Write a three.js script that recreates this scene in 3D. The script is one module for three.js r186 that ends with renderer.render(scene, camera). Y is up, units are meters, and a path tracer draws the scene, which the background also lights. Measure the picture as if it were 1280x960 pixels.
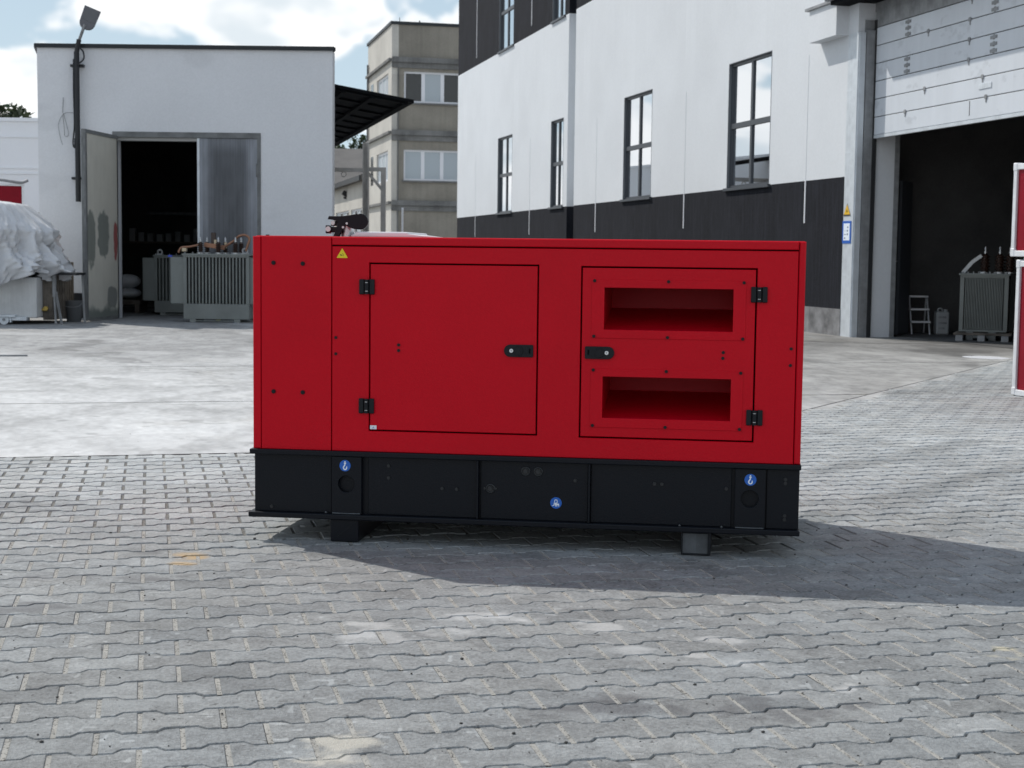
import * as THREE from 'three';
import { RoundedBoxGeometry } from 'three/addons/geometries/RoundedBoxGeometry.js';
import { mergeGeometries } from 'three/addons/utils/BufferGeometryUtils.js';

// ---------------------------------------------------------------- camera, sky, sun, exposure
const scene = new THREE.Scene();
const camera = new THREE.PerspectiveCamera(28.6, 4 / 3, 0.1, 800);
camera.position.set(0, 1.14727, 0);
camera.rotation.order = 'YXZ';
camera.rotation.set(-0.08541, 0, 0.0118);
camera.focus = 5.9;
camera.userData.fStop = 9;
scene.add(camera);

const renderer = new THREE.WebGLRenderer({ antialias: true });
renderer.setSize(1024, 768);
renderer.toneMapping = THREE.LinearToneMapping;
renderer.toneMappingExposure = 1.0;
renderer.shadowMap.enabled = true;

const SUN = new THREE.Vector3(-0.86, 1.22, -0.79).normalize();
const sun = new THREE.DirectionalLight(new THREE.Color(1.0, 0.955, 0.89), 3.5);
sun.position.copy(SUN).multiplyScalar(90).add(new THREE.Vector3(0, 0, -20));
sun.target.position.set(0, 0, -20);
sun.castShadow = true;
Object.assign(sun.shadow.camera, { left: -45, right: 45, top: 45, bottom: -45, near: 1, far: 220 });
sun.shadow.mapSize.set(4096, 4096);
sun.name = 'sun';
scene.add(sun, sun.target);

// ---------------------------------------------------------------- noise and random numbers
function rng(seed) { let a = seed >>> 0; return () => { a = (a + 0x6d2b79f5) | 0; let t = Math.imul(a ^ (a >>> 15), 1 | a); t = (t + Math.imul(t ^ (t >>> 7), 61 | t)) ^ t; return ((t ^ (t >>> 14)) >>> 0) / 4294967296; }; }
const R0 = rng(77);
const LAT = new Float32Array(65536); { const r = rng(5); for (let i = 0; i < 65536; i++) LAT[i] = r(); }
function vn(x, y) {
  const xi = Math.floor(x), yi = Math.floor(y); let fx = x - xi, fy = y - yi; fx = fx * fx * (3 - 2 * fx); fy = fy * fy * (3 - 2 * fy);
  const x0 = xi & 255, x1 = (xi + 1) & 255, y0 = (yi & 255) << 8, y1 = ((yi + 1) & 255) << 8;
  const a = LAT[y0 | x0], b = LAT[y0 | x1], c = LAT[y1 | x0], d = LAT[y1 | x1];
  return a + (b - a) * fx + (c - a) * fy + (a - b - c + d) * fx * fy;
}
function fbm(x, y, n = 4) { let s = 0, a = 0.5, t = 0; for (let i = 0; i < n; i++) { s += a * vn(x + 17.3 * i, y + 9.1 * i); t += a; a *= 0.5; x *= 2.03; y *= 2.03; } return s / t; }
const mix = (a, b, t) => a + (b - a) * t, clamp = (x, a = 0, b = 1) => Math.min(b, Math.max(a, x));
const smooth = (a, b, x) => { const t = clamp((x - a) / (b - a)); return t * t * (3 - 2 * t); };

// ---------------------------------------------------------------- the sky: pale blue with bright broken cloud
{
  const BANKS = [[-17.6, 9.6, 2.6, 1.5, -0.13], [-4.6, 9.2, 1.1, 0.9, -0.12], [-5.6, 6.2, 0.9, 2.2, -0.10], [-10.5, 8, 5, 3, 0.07], [-18.6, 5.6, 1.8, 1.9, 0.10], [-2, 9, 1, 1.5, 0.1], [-40, 5, 17, 7, 0.09], [40, 12, 40, 10, 0.02]];
  const W = 3072, H = 1536, data = new Float32Array(W * H * 4);
  for (let j = 0; j < H; j++) for (let i = 0; i < W; i++) {
    const th = ((i + 0.5) / W - 0.5) * 2 * Math.PI, el = ((j + 0.5) / H - 0.5) * Math.PI;
    const x = Math.cos(el) * Math.cos(th), y = Math.sin(el), z = Math.cos(el) * Math.sin(th);
    let r, g, b;
    if (y < 0) { r = 0.24; g = 0.245; b = 0.25; } else {
      const k = Math.pow(1 - y, 2.2), s = x * SUN.x + y * SUN.y + z * SUN.z, glow = Math.pow(Math.max(s, 0), 6);
      r = mix(0.19, 0.67, k); g = mix(0.35, 0.815, k); b = mix(0.62, 0.875, k);
      r += glow * 0.22; g += glow * 0.2; b += glow * 0.16;
      const d = 1 / (y + 0.30), px = x * d * 3.1 + 3.42, pz = z * d * 3.1 + 7.2;
      const wx = fbm(px * 1.9 + 40, pz * 1.9, 4) - 0.5, wz = fbm(px * 1.9, pz * 1.9 + 60, 4) - 0.5, qx = px + 0.7 * wx, qz = pz + 0.7 * wz;
      const az = Math.atan2(x, -z) * 57.3, eld = el * 57.3; let bank = 0;   // cloud banks (+) and gaps (-): azimuth, elevation, widths, strength
      for (const [a, e, wa, we, k] of BANKS) bank += k * Math.exp(-Math.pow((az - a) / wa, 2) - Math.pow((eld - e) / we, 2));
      const n = 0.5 * fbm(qx * 1.25, qz * 1.25, 6) + 0.5 * fbm(th * 17 + 300 + 1.2 * wx, el * 26 + 1.2 * wz, 6) + bank;
      const c = smooth(0.455, 0.525, n) * 0.97;
      const up = fbm(th * 16 + 80 + 0.8 * wx, el * 30 + 31 + 0.8 * wz, 5), sh = smooth(0.42, 0.66, up) * smooth(0.48, 0.58, n), top = mix(1.16, 0.55, smooth(0.25, 0.9, y));
      const cr = top * mix(1.0, 0.68, sh), cg = top * mix(1.0, 0.745, sh), cb = top * mix(1.0, 0.79, sh);
      r = mix(r, cr, c); g = mix(g, cg, c); b = mix(b, cb, c);
    }
    const o = (j * W + i) * 4; data[o] = r; data[o + 1] = g; data[o + 2] = b; data[o + 3] = 1;
  }
  const t = new THREE.DataTexture(data, W, H, THREE.RGBAFormat, THREE.FloatType);
  t.mapping = THREE.EquirectangularReflectionMapping; t.magFilter = t.minFilter = THREE.LinearFilter; t.needsUpdate = true;
  scene.background = t; scene.environment = t;
}

// ---------------------------------------------------------------- textures and materials
const enc = (c) => { c = clamp(c); return 255 * (c <= 0.0031308 ? 12.92 * c : 1.055 * Math.pow(c, 1 / 2.4) - 0.055); };
function tex(w, h, fn, srgb = true) {
  const d = new Uint8Array(w * h * 4);
  for (let y = 0, o = 0; y < h; y++) for (let x = 0; x < w; x++, o += 4) {
    const c = fn((x + 0.5) / w, (y + 0.5) / h);
    if (srgb) { d[o] = enc(c[0]); d[o + 1] = enc(c[1]); d[o + 2] = enc(c[2]); } else { d[o] = d[o + 1] = d[o + 2] = 255 * clamp(c); }
    d[o + 3] = 255;
  }
  const t = new THREE.DataTexture(d, w, h, THREE.RGBAFormat);
  t.magFilter = THREE.LinearFilter; t.minFilter = THREE.LinearMipmapLinearFilter; t.generateMipmaps = true;
  t.wrapS = t.wrapT = THREE.RepeatWrapping; if (srgb) t.colorSpace = THREE.SRGBColorSpace; t.needsUpdate = true; return t;
}
function every(t, m, mv = m) { const c = t.clone(); c.repeat.set(1 / m, 1 / mv); c.needsUpdate = true; return c; }
function canvasTex(w, h, draw) {
  const c = document.createElement('canvas'); c.width = w; c.height = h; draw(c.getContext('2d'), w, h);
  const t = new THREE.CanvasTexture(c); t.colorSpace = THREE.SRGBColorSpace; t.magFilter = THREE.LinearFilter; return t;
}
// grain that tiles (256 lattice cells across)
const grain = tex(512, 512, (u, v) => 0.5 * vn(u * 256, v * 256) + 0.3 * vn(u * 128 + 0.5, v * 128) + 0.2 * vn(u * 64, v * 64 + 0.5), false);
const peel = tex(512, 512, (u, v) => 0.7 * vn(u * 128, v * 128) + 0.3 * vn(u * 256, v * 256), false);
const lumps = tex(512, 512, (u, v) => { const s = 256; return 0.5 * vn(u * 16 * 1, v * 16) + 0.3 * vn(u * 32, v * 32) + 0.2 * vn(u * 64, v * 64); }, false);
const wear = (base, amp, tint = [1, 1, 1], streak = 0) => tex(1024, 1024, (u, v) => {
  const n = fbm(u * 8, v * 8, 6) - 0.5, f = vn(u * 256, v * 256) - 0.5, s = streak * (fbm(u * 90, v * 3, 4) - 0.5), k = base * (1 + amp * (1.5 * n + 0.35 * f) + s);
  return [k * tint[0], k * tint[1], k * tint[2]];
});
const std = (o) => new THREE.MeshStandardMaterial(o), phy = (o) => new THREE.MeshPhysicalMaterial(o);
const lin = (r, g, b) => new THREE.Color().setRGB(r, g, b);

const paintTex = tex(512, 512, (u, v) => { const n = 1 + 0.10 * (fbm(u * 6, v * 6, 5) - 0.5) + 0.07 * (vn(u * 256, v * 256) - 0.5); return [0.93 * n, 0.93 * n, 0.93 * n]; });
const M = {};
M.red = phy({ name: 'red_paint', color: lin(0.635, 0.0018, 0.0140), map: every(paintTex, 1.3), roughness: 0.34, bumpMap: every(peel, 0.35), bumpScale: 0.0003, specularIntensity: 0.34 });
M.redDark = phy({ name: 'red_paint_shade', color: lin(0.025, 0.0006, 0.0015), roughness: 0.9 });  // housing core: gap and duct shade put into a darkened red
M.black = phy({ name: 'black_frame_paint', color: lin(0.0035, 0.0050, 0.0088), roughness: 0.4, bumpMap: every(peel, 0.4), bumpScale: 0.0003, specularIntensity: 0.48 });
M.blackPlastic = phy({ name: 'black_plastic', color: lin(0.009, 0.011, 0.014), specularIntensity: 0.5, roughness: 0.42, bumpMap: every(peel, 0.2), bumpScale: 0.0002 });
M.plug = phy({ name: 'black_rubber_plug', color: lin(0.016, 0.018, 0.021), roughness: 0.3 });
M.deepBlack = std({ name: 'deep_black', color: lin(0.004, 0.004, 0.005), roughness: 0.9 });
M.steel = std({ name: 'bare_steel', color: lin(0.55, 0.56, 0.57), metalness: 0.9, roughness: 0.35 });
M.dullSteel = std({ name: 'dull_steel', color: lin(0.11, 0.12, 0.13), metalness: 0.5, roughness: 0.5, map: every(wear(0.8, 0.5), 0.3) });
M.whiteSheet = phy({ name: 'white_sheet', color: lin(0.78, 0.79, 0.80), roughness: 0.35 });

const whiteWallTex = tex(1024, 1024, (u, v) => {
  const n = fbm(u * 6, v * 6, 6) - 0.5, s = (fbm(u * 60, v * 2.5 + 3, 4) - 0.5) * smooth(0.35, 0.75, fbm(u * 5 + 31, v * 3, 3)), g = vn(u * 256, v * 256) - 0.5;
  const k = 1 + 0.12 * n + 0.06 * s + 0.04 * g; return [0.675 * k, 0.70 * k, 0.725 * k];
});
M.whiteWall = std({ name: 'white_render', map: every(whiteWallTex, 7), roughness: 0.9, bumpMap: every(grain, 0.9), bumpScale: 0.0015 });
M.blackWall = phy({ specularIntensity: 0.3, name: 'black_render', map: every(tex(1024, 1024, (u, v) => {
  const n = fbm(u * 8, v * 8, 5) - 0.5, s = Math.pow(fbm(u * 160, v * 8, 3), 3), g = vn(u * 256, v * 256) - 0.5, k = 0.014 * (1 + 0.5 * n + 0.5 * g) + 0.020 * s;
  return [k * 0.92, k, k * 1.32];
}), 3), roughness: 0.95, bumpMap: every(grain, 0.9), bumpScale: 0.002 });
M.shedWall = std({ name: 'grey_white_render', map: every(tex(1024, 1024, (u, v) => {
  const n = fbm(u * 5, v * 5, 6) - 0.5, s = (fbm(u * 70, v * 3, 4) - 0.5), g = vn(u * 256, v * 256) - 0.5, d = smooth(0.62, 0.75, fbm(u * 4 + 8, v * 9 + 4, 4));
  const k = (1 + 0.11 * n + 0.015 * s + 0.06 * g) * (1 - 0.06 * d); return [0.725 * k, 0.735 * k, 0.755 * k];
}), 5), roughness: 0.92, bumpMap: every(grain, 0.8), bumpScale: 0.002 });
M.footing = std({ name: 'grey_footing', map: every(wear(0.2, 0.9, [1, 1, 1.02]), 1.1), roughness: 0.95, bumpMap: every(grain, 0.5), bumpScale: 0.004 });
M.plinthDark = std({ name: 'dark_plinth_paint', color: lin(0.012, 0.013, 0.016), roughness: 0.8 });
M.flashing = std({ name: 'dark_flashing', color: lin(0.02, 0.024, 0.027), roughness: 0.5, metalness: 0.3 });
M.revealGrey = std({ name: 'grey_window_reveal', color: lin(0.16, 0.175, 0.19), roughness: 0.6 });
M.windowFrame = std({ name: 'grey_window_frame', color: lin(0.055, 0.062, 0.072), roughness: 0.45 });
M.mirrorGlass = phy({ name: 'reflecting_glass', color: lin(0.72, 0.75, 0.78), metalness: 1, roughness: 0.015 });
M.dirtyGlass = phy({ name: 'dark_glass', color: lin(0.03, 0.034, 0.036), roughness: 0.06, specularIntensity: 1, ior: 1.6 });
M.blind = std({ name: 'pale_blind', color: lin(0.42, 0.47, 0.5), roughness: 0.6 });
M.whitePvc = std({ name: 'white_window_frame', color: lin(0.74, 0.75, 0.78), roughness: 0.4 });
M.galva = std({ name: 'galvanised_steel', map: every(wear(0.68, 0.2, [0.94, 1, 1.05], 0.2), 0.9), metalness: 0.3, roughness: 0.5 });
M.galvaDark = std({ name: 'weathered_steel', map: every(wear(0.28, 0.5, [0.97, 1, 1.03], 0.3), 0.9), metalness: 0.3, roughness: 0.6 });
M.doorPanel = std({ name: 'pale_door_panel', map: every(tex(1024, 1024, (u, v) => {
  const n = fbm(u * 7, v * 7, 6) - 0.5, s = fbm(u * 40, v * 4, 4) - 0.5, d = smooth(0.64, 0.78, fbm(u * 18 + 3, v * 26 + 7, 5)), k = 1 + 0.12 * n + 0.08 * s - 0.13 * d;
  return [0.62 * k, 0.655 * k, 0.70 * k];
}), 4), roughness: 0.5 });
M.rubber = std({ name: 'dark_rubber', color: lin(0.02, 0.021, 0.023), roughness: 0.8 });
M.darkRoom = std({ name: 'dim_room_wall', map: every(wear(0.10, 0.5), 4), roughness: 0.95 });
M.leafGrey = std({ name: 'weathered_grey_sheet', map: tex(512, 1024, (u, v) => {
  const e = smooth(0.0, 0.28, u) * smooth(1.0, 0.72, u), n = fbm(u * 9, v * 9, 5) - 0.5, s = fbm(u * 60, v * 2, 4) - 0.5, t = smooth(1, 0.9, v);
  const k = mix(0.30, 0.105, e * mix(0.6, 1, t)) * (1 + 0.5 * n + 0.55 * s); return [k * 0.93, k * 0.99, k * 1.1];
}), roughness: 0.55, metalness: 0.2 });
M.greyFrame = std({ name: 'grey_green_frame', map: every(wear(0.17, 0.5, [0.97, 1, 1]), 1), roughness: 0.7 });
// the open door leaf: cream paint with grey-green primer patches and a smear of red
M.leafCream = std({ name: 'patched_cream_paint', map: tex(512, 1024, (u, v) => {
  const n = fbm(u * 7, v * 12, 6) - 0.5, s = fbm(u * 40, v * 3, 4) - 0.5, e = (fbm(u * 9 + 5, v * 22, 5) - 0.5) * 1.5;
  let k = 1 + 0.14 * n + 0.10 * s, c = [0.60 * k, 0.58 * k, 0.51 * k];
  const put = (cx, cy, rx, ry, col) => { const d = Math.pow(Math.abs((u - cx) / rx), 2.4) + Math.pow(Math.abs((v - cy) / ry), 2.4) + e, m = 0.85 * smooth(1.2, 0.7, d); c = c.map((x, i) => mix(x, col[i] * k, m)); };
  put(0.12, 0.43, 0.15, 0.15, [0.17, 0.19, 0.17]); put(0.52, 0.46, 0.19, 0.13, [0.16, 0.18, 0.165]); put(0.93, 0.42, 0.07, 0.11, [0.30, 0.025, 0.03]); put(0.8, 0.11, 0.16, 0.06, [0.2, 0.21, 0.2]);
  const low = smooth(0.07, 0.03, v + 0.06 * n); c = c.map((x, i) => mix(x, [0.19, 0.21, 0.19][i], low)); return c;
}), roughness: 0.6 });
M.trafo = std({ name: 'grey_green_tank_paint', map: every(wear(0.20, 0.25, [0.92, 1.0, 0.95]), 1.2), roughness: 0.5 });
M.trafoPale = std({ name: 'pale_grey_tank_paint', map: every(wear(0.55, 0.25, [0.98, 1, 1.0], 0.2), 1.2), roughness: 0.55 });
M.insulator = phy({ name: 'brown_glazed_insulator', color: lin(0.035, 0.018, 0.013), roughness: 0.2 });
M.copper = std({ name: 'weathered_copper', color: lin(0.32, 0.17, 0.11), roughness: 0.45, metalness: 0.7 });
M.canopy = phy({ name: 'dark_canopy_sheet', color: lin(0.007, 0.0075, 0.009), roughness: 0.8, specularIntensity: 0.15 });
M.canopyRib = phy({ name: 'dark_canopy_rib', color: lin(0.0075, 0.008, 0.0095), roughness: 0.8, specularIntensity: 0.15 });
M.lampMetal = std({ name: 'grey_lamp_housing', color: lin(0.13, 0.13, 0.14), roughness: 0.5 });
M.lampLens = phy({ name: 'lamp_lens', color: lin(0.12, 0.122, 0.125), roughness: 0.25 });
M.blackPole = std({ name: 'black_pole_paint', color: lin(0.012, 0.014, 0.017), roughness: 0.5 });
M.tarp = std({ name: 'grey_white_tarpaulin', map: every(wear(0.60, 0.22, [0.97, 0.99, 1.02]), 2), roughness: 0.55, bumpMap: every(grain, 0.5), bumpScale: 0.001 });
M.oldWood = std({ name: 'old_brown_wood', map: every(wear(0.11, 0.9, [1.1, 0.95, 0.8], 0.5), 0.8), roughness: 0.85 });
M.hallWhite = std({ name: 'white_membrane', map: every(wear(0.90, 0.05, [0.98, 1, 1.02]), 9), roughness: 0.6 });
M.boxRed = phy({ name: 'dark_red_panel', map: every(wear(0.9, 0.16), 1.3), color: lin(0.25, 0.005, 0.017), specularIntensity: 0.3, roughness: 0.4 });
M.alu = std({ name: 'pale_aluminium', map: every(wear(0.75, 0.2), 0.5), color: lin(0.95, 0.97, 1), metalness: 0.25, roughness: 0.45 });
M.officeShade = std({ name: 'grey_brown_render_shaded', map: every(wear(0.24, 0.34, [1.07, 0.99, 0.84], 0.22), 9), roughness: 0.95 });  // office front: its shade put into a darker render colour
M.officeLit = std({ name: 'cream_grey_render_sunlit', map: every(wear(0.51, 0.22, [1.04, 1, 0.91], 0.18), 9), roughness: 0.95 });  // office end: sunlight put into a paler copy, shared by wing and house
M.ledge = std({ name: 'stained_concrete_ledge', map: every(wear(0.17, 0.7, [1, 1, 0.97], 0.3), 4), roughness: 0.95 });
M.wingRoof = std({ name: 'brown_grey_roof', map: every(wear(0.12, 0.3, [1.05, 1, 0.95]), 5), roughness: 0.9 });
M.rustSteel = std({ name: 'faded_grey_steel', map: every(wear(0.36, 0.4, [1.05, 1, 0.93]), 1.5), roughness: 0.7 });
M.canister = phy({ name: 'milky_plastic', color: lin(0.34, 0.36, 0.37), roughness: 0.4 });
M.bark = std({ name: 'bark', color: lin(0.05, 0.04, 0.03), roughness: 0.95 });
M.leaves = phy({ name: 'leaves', vertexColors: true, color: lin(1, 1, 1), roughness: 0.8, transmission: 0.35, thickness: 0 });
M.bucket = std({ name: 'grey_bucket', color: lin(0.10, 0.105, 0.11), roughness: 0.6 });

// ---------------------------------------------------------------- builders
const used = new Map();
function numbered(n) { const k = used.get(n) || 0; used.set(n, k + 1); return k ? n + '_' + String(k).padStart(3, '0') : n; }
function metreUV(g) {   // uv in metres, by the main axis of each face
  g = g.index ? g.toNonIndexed() : g; if (!g.attributes.normal) g.computeVertexNormals();
  for (const k of Object.keys(g.attributes)) if (k !== 'position' && k !== 'normal') g.deleteAttribute(k);
  const p = g.attributes.position, n = g.attributes.normal, uv = new Float32Array(p.count * 2);
  for (let i = 0; i < p.count; i += 3) {
    const nx = Math.abs(n.getX(i) + n.getX(i + 1) + n.getX(i + 2)), ny = Math.abs(n.getY(i) + n.getY(i + 1) + n.getY(i + 2)), nz = Math.abs(n.getZ(i) + n.getZ(i + 1) + n.getZ(i + 2));
    for (let k = i; k < i + 3; k++) {
      const x = p.getX(k), y = p.getY(k), z = p.getZ(k);
      if (nx >= ny && nx >= nz) { uv[2 * k] = z; uv[2 * k + 1] = y; } else if (ny >= nz) { uv[2 * k] = x; uv[2 * k + 1] = z; } else { uv[2 * k] = x; uv[2 * k + 1] = y; }
    }
  }
  g.setAttribute('uv', new THREE.BufferAttribute(uv, 2)); g.morphAttributes = {}; g.clearGroups?.(); return g;
}
function shape(geos) { geos = (Array.isArray(geos) ? geos.flat(3) : [geos]).map(metreUV); return geos.length > 1 ? mergeGeometries(geos) : geos[0]; }
function mesh(name, geos, m) { const o = new THREE.Mesh(shape(geos), m); o.name = name; o.castShadow = o.receiveShadow = true; return o; }
function part(parent, name, geos, m, label) { const o = mesh(name, geos, m); parent.add(o); if (label) o.userData.label = label; return o; }
function thing(name, label, category, pos = [0, 0, 0], turn = 0, group) {
  const o = new THREE.Group(); o.name = numbered(name); o.position.set(...pos); o.rotation.y = turn; o.userData = { label, category }; if (group) o.userData.group = group; scene.add(o); return o;
}
function single(name, label, category, geos, m, pos = [0, 0, 0], turn = 0, group) {
  const o = mesh(numbered(name), geos, m); o.position.set(...pos); o.rotation.y = turn; o.userData = { label, category }; if (group) o.userData.group = group; scene.add(o); return o;
}
function copyOf(o, label, pos, turn) { const c = o.clone(); c.name = numbered(o.name.replace(/_\d{3}$/, '')); c.userData = { ...o.userData, label }; c.position.set(...pos); if (turn !== undefined) c.rotation.y = turn; scene.add(c); return c; }
const bx = (x0, x1, y0, y1, z0, z1) => new THREE.BoxGeometry(x1 - x0, y1 - y0, z1 - z0).translate((x0 + x1) / 2, (y0 + y1) / 2, (z0 + z1) / 2);
const rb = (x0, x1, y0, y1, z0, z1, r = 0.003, s = 1) => new RoundedBoxGeometry(x1 - x0, y1 - y0, z1 - z0, s, r).translate((x0 + x1) / 2, (y0 + y1) / 2, (z0 + z1) / 2);
const cyl = (r, h, n = 16, r2 = r) => new THREE.CylinderGeometry(r, r2, h, n);
const disc = (x, y, z, r, d, n = 20) => cyl(r, d, n).rotateX(Math.PI / 2).translate(x, y, z);   // axis towards +z
function bar(a, b, r, n = 8) {
  const A = new THREE.Vector3(...a), B = new THREE.Vector3(...b), d = B.clone().sub(A), g = cyl(r, d.length(), n);
  g.applyQuaternion(new THREE.Quaternion().setFromUnitVectors(new THREE.Vector3(0, 1, 0), d.normalize())); return g.translate((a[0] + b[0]) / 2, (a[1] + b[1]) / 2, (a[2] + b[2]) / 2);
}
function beam(a, b, w, h) {
  const A = new THREE.Vector3(...a), B = new THREE.Vector3(...b), d = B.clone().sub(A), g = new THREE.BoxGeometry(w, h, d.length());
  const m = new THREE.Matrix4().lookAt(B, A, Math.abs(d.y) > 0.98 * d.length() ? new THREE.Vector3(1, 0, 0) : new THREE.Vector3(0, 1, 0));
  return g.applyMatrix4(m).translate((a[0] + b[0]) / 2, (a[1] + b[1]) / 2, (a[2] + b[2]) / 2);
}
const tube = (pts, r, n = 24) => new THREE.TubeGeometry(new THREE.CatmullRomCurve3(pts.map((p) => new THREE.Vector3(...p))), n, r, 7);
const rect = (x0, x1, y0, y1, Cls = THREE.Shape) => { const s = new Cls(); s.moveTo(x0, y0); s.lineTo(x1, y0); s.lineTo(x1, y1); s.lineTo(x0, y1); s.closePath(); return s; };
function plate(x0, x1, y0, y1, z0, z1, holes = [], bevel = 0.0015) {
  const s = rect(x0 + bevel, x1 - bevel, y0 + bevel, y1 - bevel);
  for (const h of holes) if (h.length === 3) { const c = new THREE.Path(); c.absarc(h[0], h[1], h[2] + bevel, 0, Math.PI * 2, true); s.holes.push(c); } else s.holes.push(rect(h[0] - bevel, h[1] + bevel, h[2] - bevel, h[3] + bevel, THREE.Path));
  return new THREE.ExtrudeGeometry(s, { depth: z1 - z0 - 2 * bevel, bevelEnabled: bevel > 0, bevelSize: bevel, bevelThickness: bevel, bevelSegments: 1, curveSegments: 28 }).translate(0, 0, z0 + bevel);
}
function gridWall(x0, x1, y0, y1, z0, z1, holes = []) {     // wall of butted blocks round rectangular openings [x0, x1, y0, y1]
  const out = []; let x = x0;
  for (const [a, b, c, d] of [...holes].sort((p, q) => p[0] - q[0])) {
    if (a > x) out.push(bx(x, a, y0, y1, z0, z1));
    if (c > y0) out.push(bx(a, b, y0, c, z0, z1));
    if (d < y1) out.push(bx(a, b, d, y1, z0, z1));
    x = b;
  }
  if (x < x1) out.push(bx(x, x1, y0, y1, z0, z1)); return out;
}
function decal(name, parent, w, h, t, x, y, z, rough = 0.4, label) {
  const g = new THREE.BoxGeometry(w, h, 0.0012).translate(x, y, z), o = new THREE.Mesh(g, std({ name: name + '_print', map: t, roughness: rough })); o.name = name; o.castShadow = o.receiveShadow = true; parent.add(o); if (label) o.userData.label = label; return o;
}

// ---------------------------------------------------------------- the ground: base sheet, concrete slabs, double-T concrete pavers
const TH = 0.23645, C = Math.cos(TH), S = Math.sin(TH), OX = -0.83305, OZ = -3.3209;
const lat = (a, b) => [OX + a * C - b * S, OZ - a * S - b * C];      // paving grid: a along the rows, b away across them
const diag = (b) => 4.83 + 0.959 * (b - 7.1), B0 = 5.25;
{
  const ground = mesh('ground', new THREE.PlaneGeometry(900, 900).rotateX(-Math.PI / 2).translate(0, -0.05, -100), std({ name: 'bare_earth', map: every(wear(0.18, 0.5, [1.05, 1, 0.92]), 14), roughness: 1 }));
  ground.userData = { kind: 'structure' }; scene.add(ground);

  const yard = new THREE.Group(); yard.name = 'concrete_yard'; yard.userData = { kind: 'structure' }; scene.add(yard);
  const yardTex = tex(2048, 2048, (u, v) => {
    const x = -15 + 26 * u, z = -31 + 26 * v, a = (x - OX) * C - (z - OZ) * S, b = -(x - OX) * S - (z - OZ) * C;
    const w = fbm(a * 0.32 + 7, b * 0.36, 5), st = fbm(a * 1.25 + 4 * w, b * 0.85 + 30 + 4 * w, 6), f = fbm(a * 6, b * 4 + 11, 5), g = vn(x * 55, z * 55);
    const right = smooth(3.6, 6.6, a + 1.6 * (w - 0.5)), far = smooth(11.0, 15.0, b + 5 * (w - 0.5));
    let k = 0.475 * (1 + 0.55 * (w - 0.5) + 0.60 * (st - 0.5) + 0.50 * (f - 0.5) + 0.42 * (fbm(a * 24 + 4, b * 10, 4) - 0.5) + 0.16 * (g - 0.5));
    k *= mix(1, 0.60, right * (0.7 + 0.5 * smooth(0.4, 0.6, st))); k = mix(k, 0.5, right * 0.55 * smooth(0.55, 0.75, fbm(a * 1.7 + 90, b * 0.9, 6))); k *= mix(1, 0.60, far * (0.45 + 0.65 * smooth(0.32, 0.56, st * 0.6 + w * 0.4)));
    const wet = smooth(0.58, 0.66, st) * smooth(7.5, 11.5, b) * smooth(0.42, 0.55, w); k *= 1 - 0.38 * wet;
    const dust = smooth(0.60, 0.74, fbm(a * 1.3 + 50, b * 1.0, 6)); k = mix(k, 0.60, 0.35 * dust * (1 - right));
    const pit = smooth(0.80, 0.86, vn(a * 9 + 5, b * 9 + 77)) * smooth(0.55, 0.7, vn(a * 2.2, b * 2.2)); k *= 1 - 0.22 * pit;
    for (const [cx, cy, r] of [[-3, 24, 13.2], [-3, 24, 14.8], [9, 2, 9.4], [9, 2, 11]]) { const q = Math.abs(Math.hypot(a - cx, b - cy) - r); k *= 1 - 0.22 * smooth(0.16, 0.05, q) * smooth(0.35, 0.6, f); }
    const moss = smooth(0.06, 0.0, Math.abs(b - 8.3)) * smooth(0.45, 0.6, vn(a * 3, 4)) * right, brown = right * 0.025 + 0.03 * smooth(0.6, 0.7, w);
    k *= 1 - 0.5 * moss; return [k * (0.99 + brown), k * (1 + 0.3 * brown), k * (1.0 - brown - 0.2 * moss)];
  });
  yardTex.repeat.set(1 / 26, 1 / 26); yardTex.offset.set(15 / 26, 31 / 26);
  const ym = std({ name: 'worn_concrete', map: yardTex, roughness: 0.8, bumpMap: every(grain, 0.9), bumpScale: 0.0035 });
  const strips = [[B0 + 0.02, 8.283], [8.312, 11.903], [11.935, 15.5], [15.515, 19.1], [19.115, 30], [30.015, 70]];
  for (const [b0, b1] of strips) {
    const s = new THREE.Shape(); [[-40, b0], [diag(b0), b0], [diag(b1), b1], [-40, b1]].forEach(([a, b], i) => { const p = lat(a, b); i ? s.lineTo(p[0], -p[1]) : s.moveTo(p[0], -p[1]); });
    part(yard, 'concrete_slab', new THREE.ExtrudeGeometry(s, { depth: 0.03, bevelEnabled: false }).rotateX(-Math.PI / 2).translate(0, -0.03, 0), ym);
  }
  const paving = new THREE.Group(); paving.name = 'block_paving'; paving.userData = { kind: 'structure' }; scene.add(paving);
  const sand = tex(1024, 1024, (u, v) => { const n = fbm(u * 24, v * 24, 4), p = smooth(0.70, 0.80, vn(u * 256, v * 256)), k = 0.36 * (1 + 0.5 * (n - 0.5)) * (1 - 0.75 * p); return [k * 1.03, k, k * 0.93]; });
  const q = new THREE.Shape(); [[-14, -3.5], [24, -3.5], [24, 19], [diag(19) , 19], [diag(B0), B0 + 0.01], [-14, B0 + 0.01]].forEach(([a, b], i) => { const p = lat(a, b); i ? q.lineTo(p[0], -p[1]) : q.moveTo(p[0], -p[1]); });
  const bed = part(paving, 'joint_sand', new THREE.ShapeGeometry(q).rotateX(-Math.PI / 2).translate(0, -0.013, 0), std({ name: 'joint_sand', map: every(sand, 0.62), color: lin(0.3, 0.3, 0.3), roughness: 1 })); bed.userData.kind = 'stuff';

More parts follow.
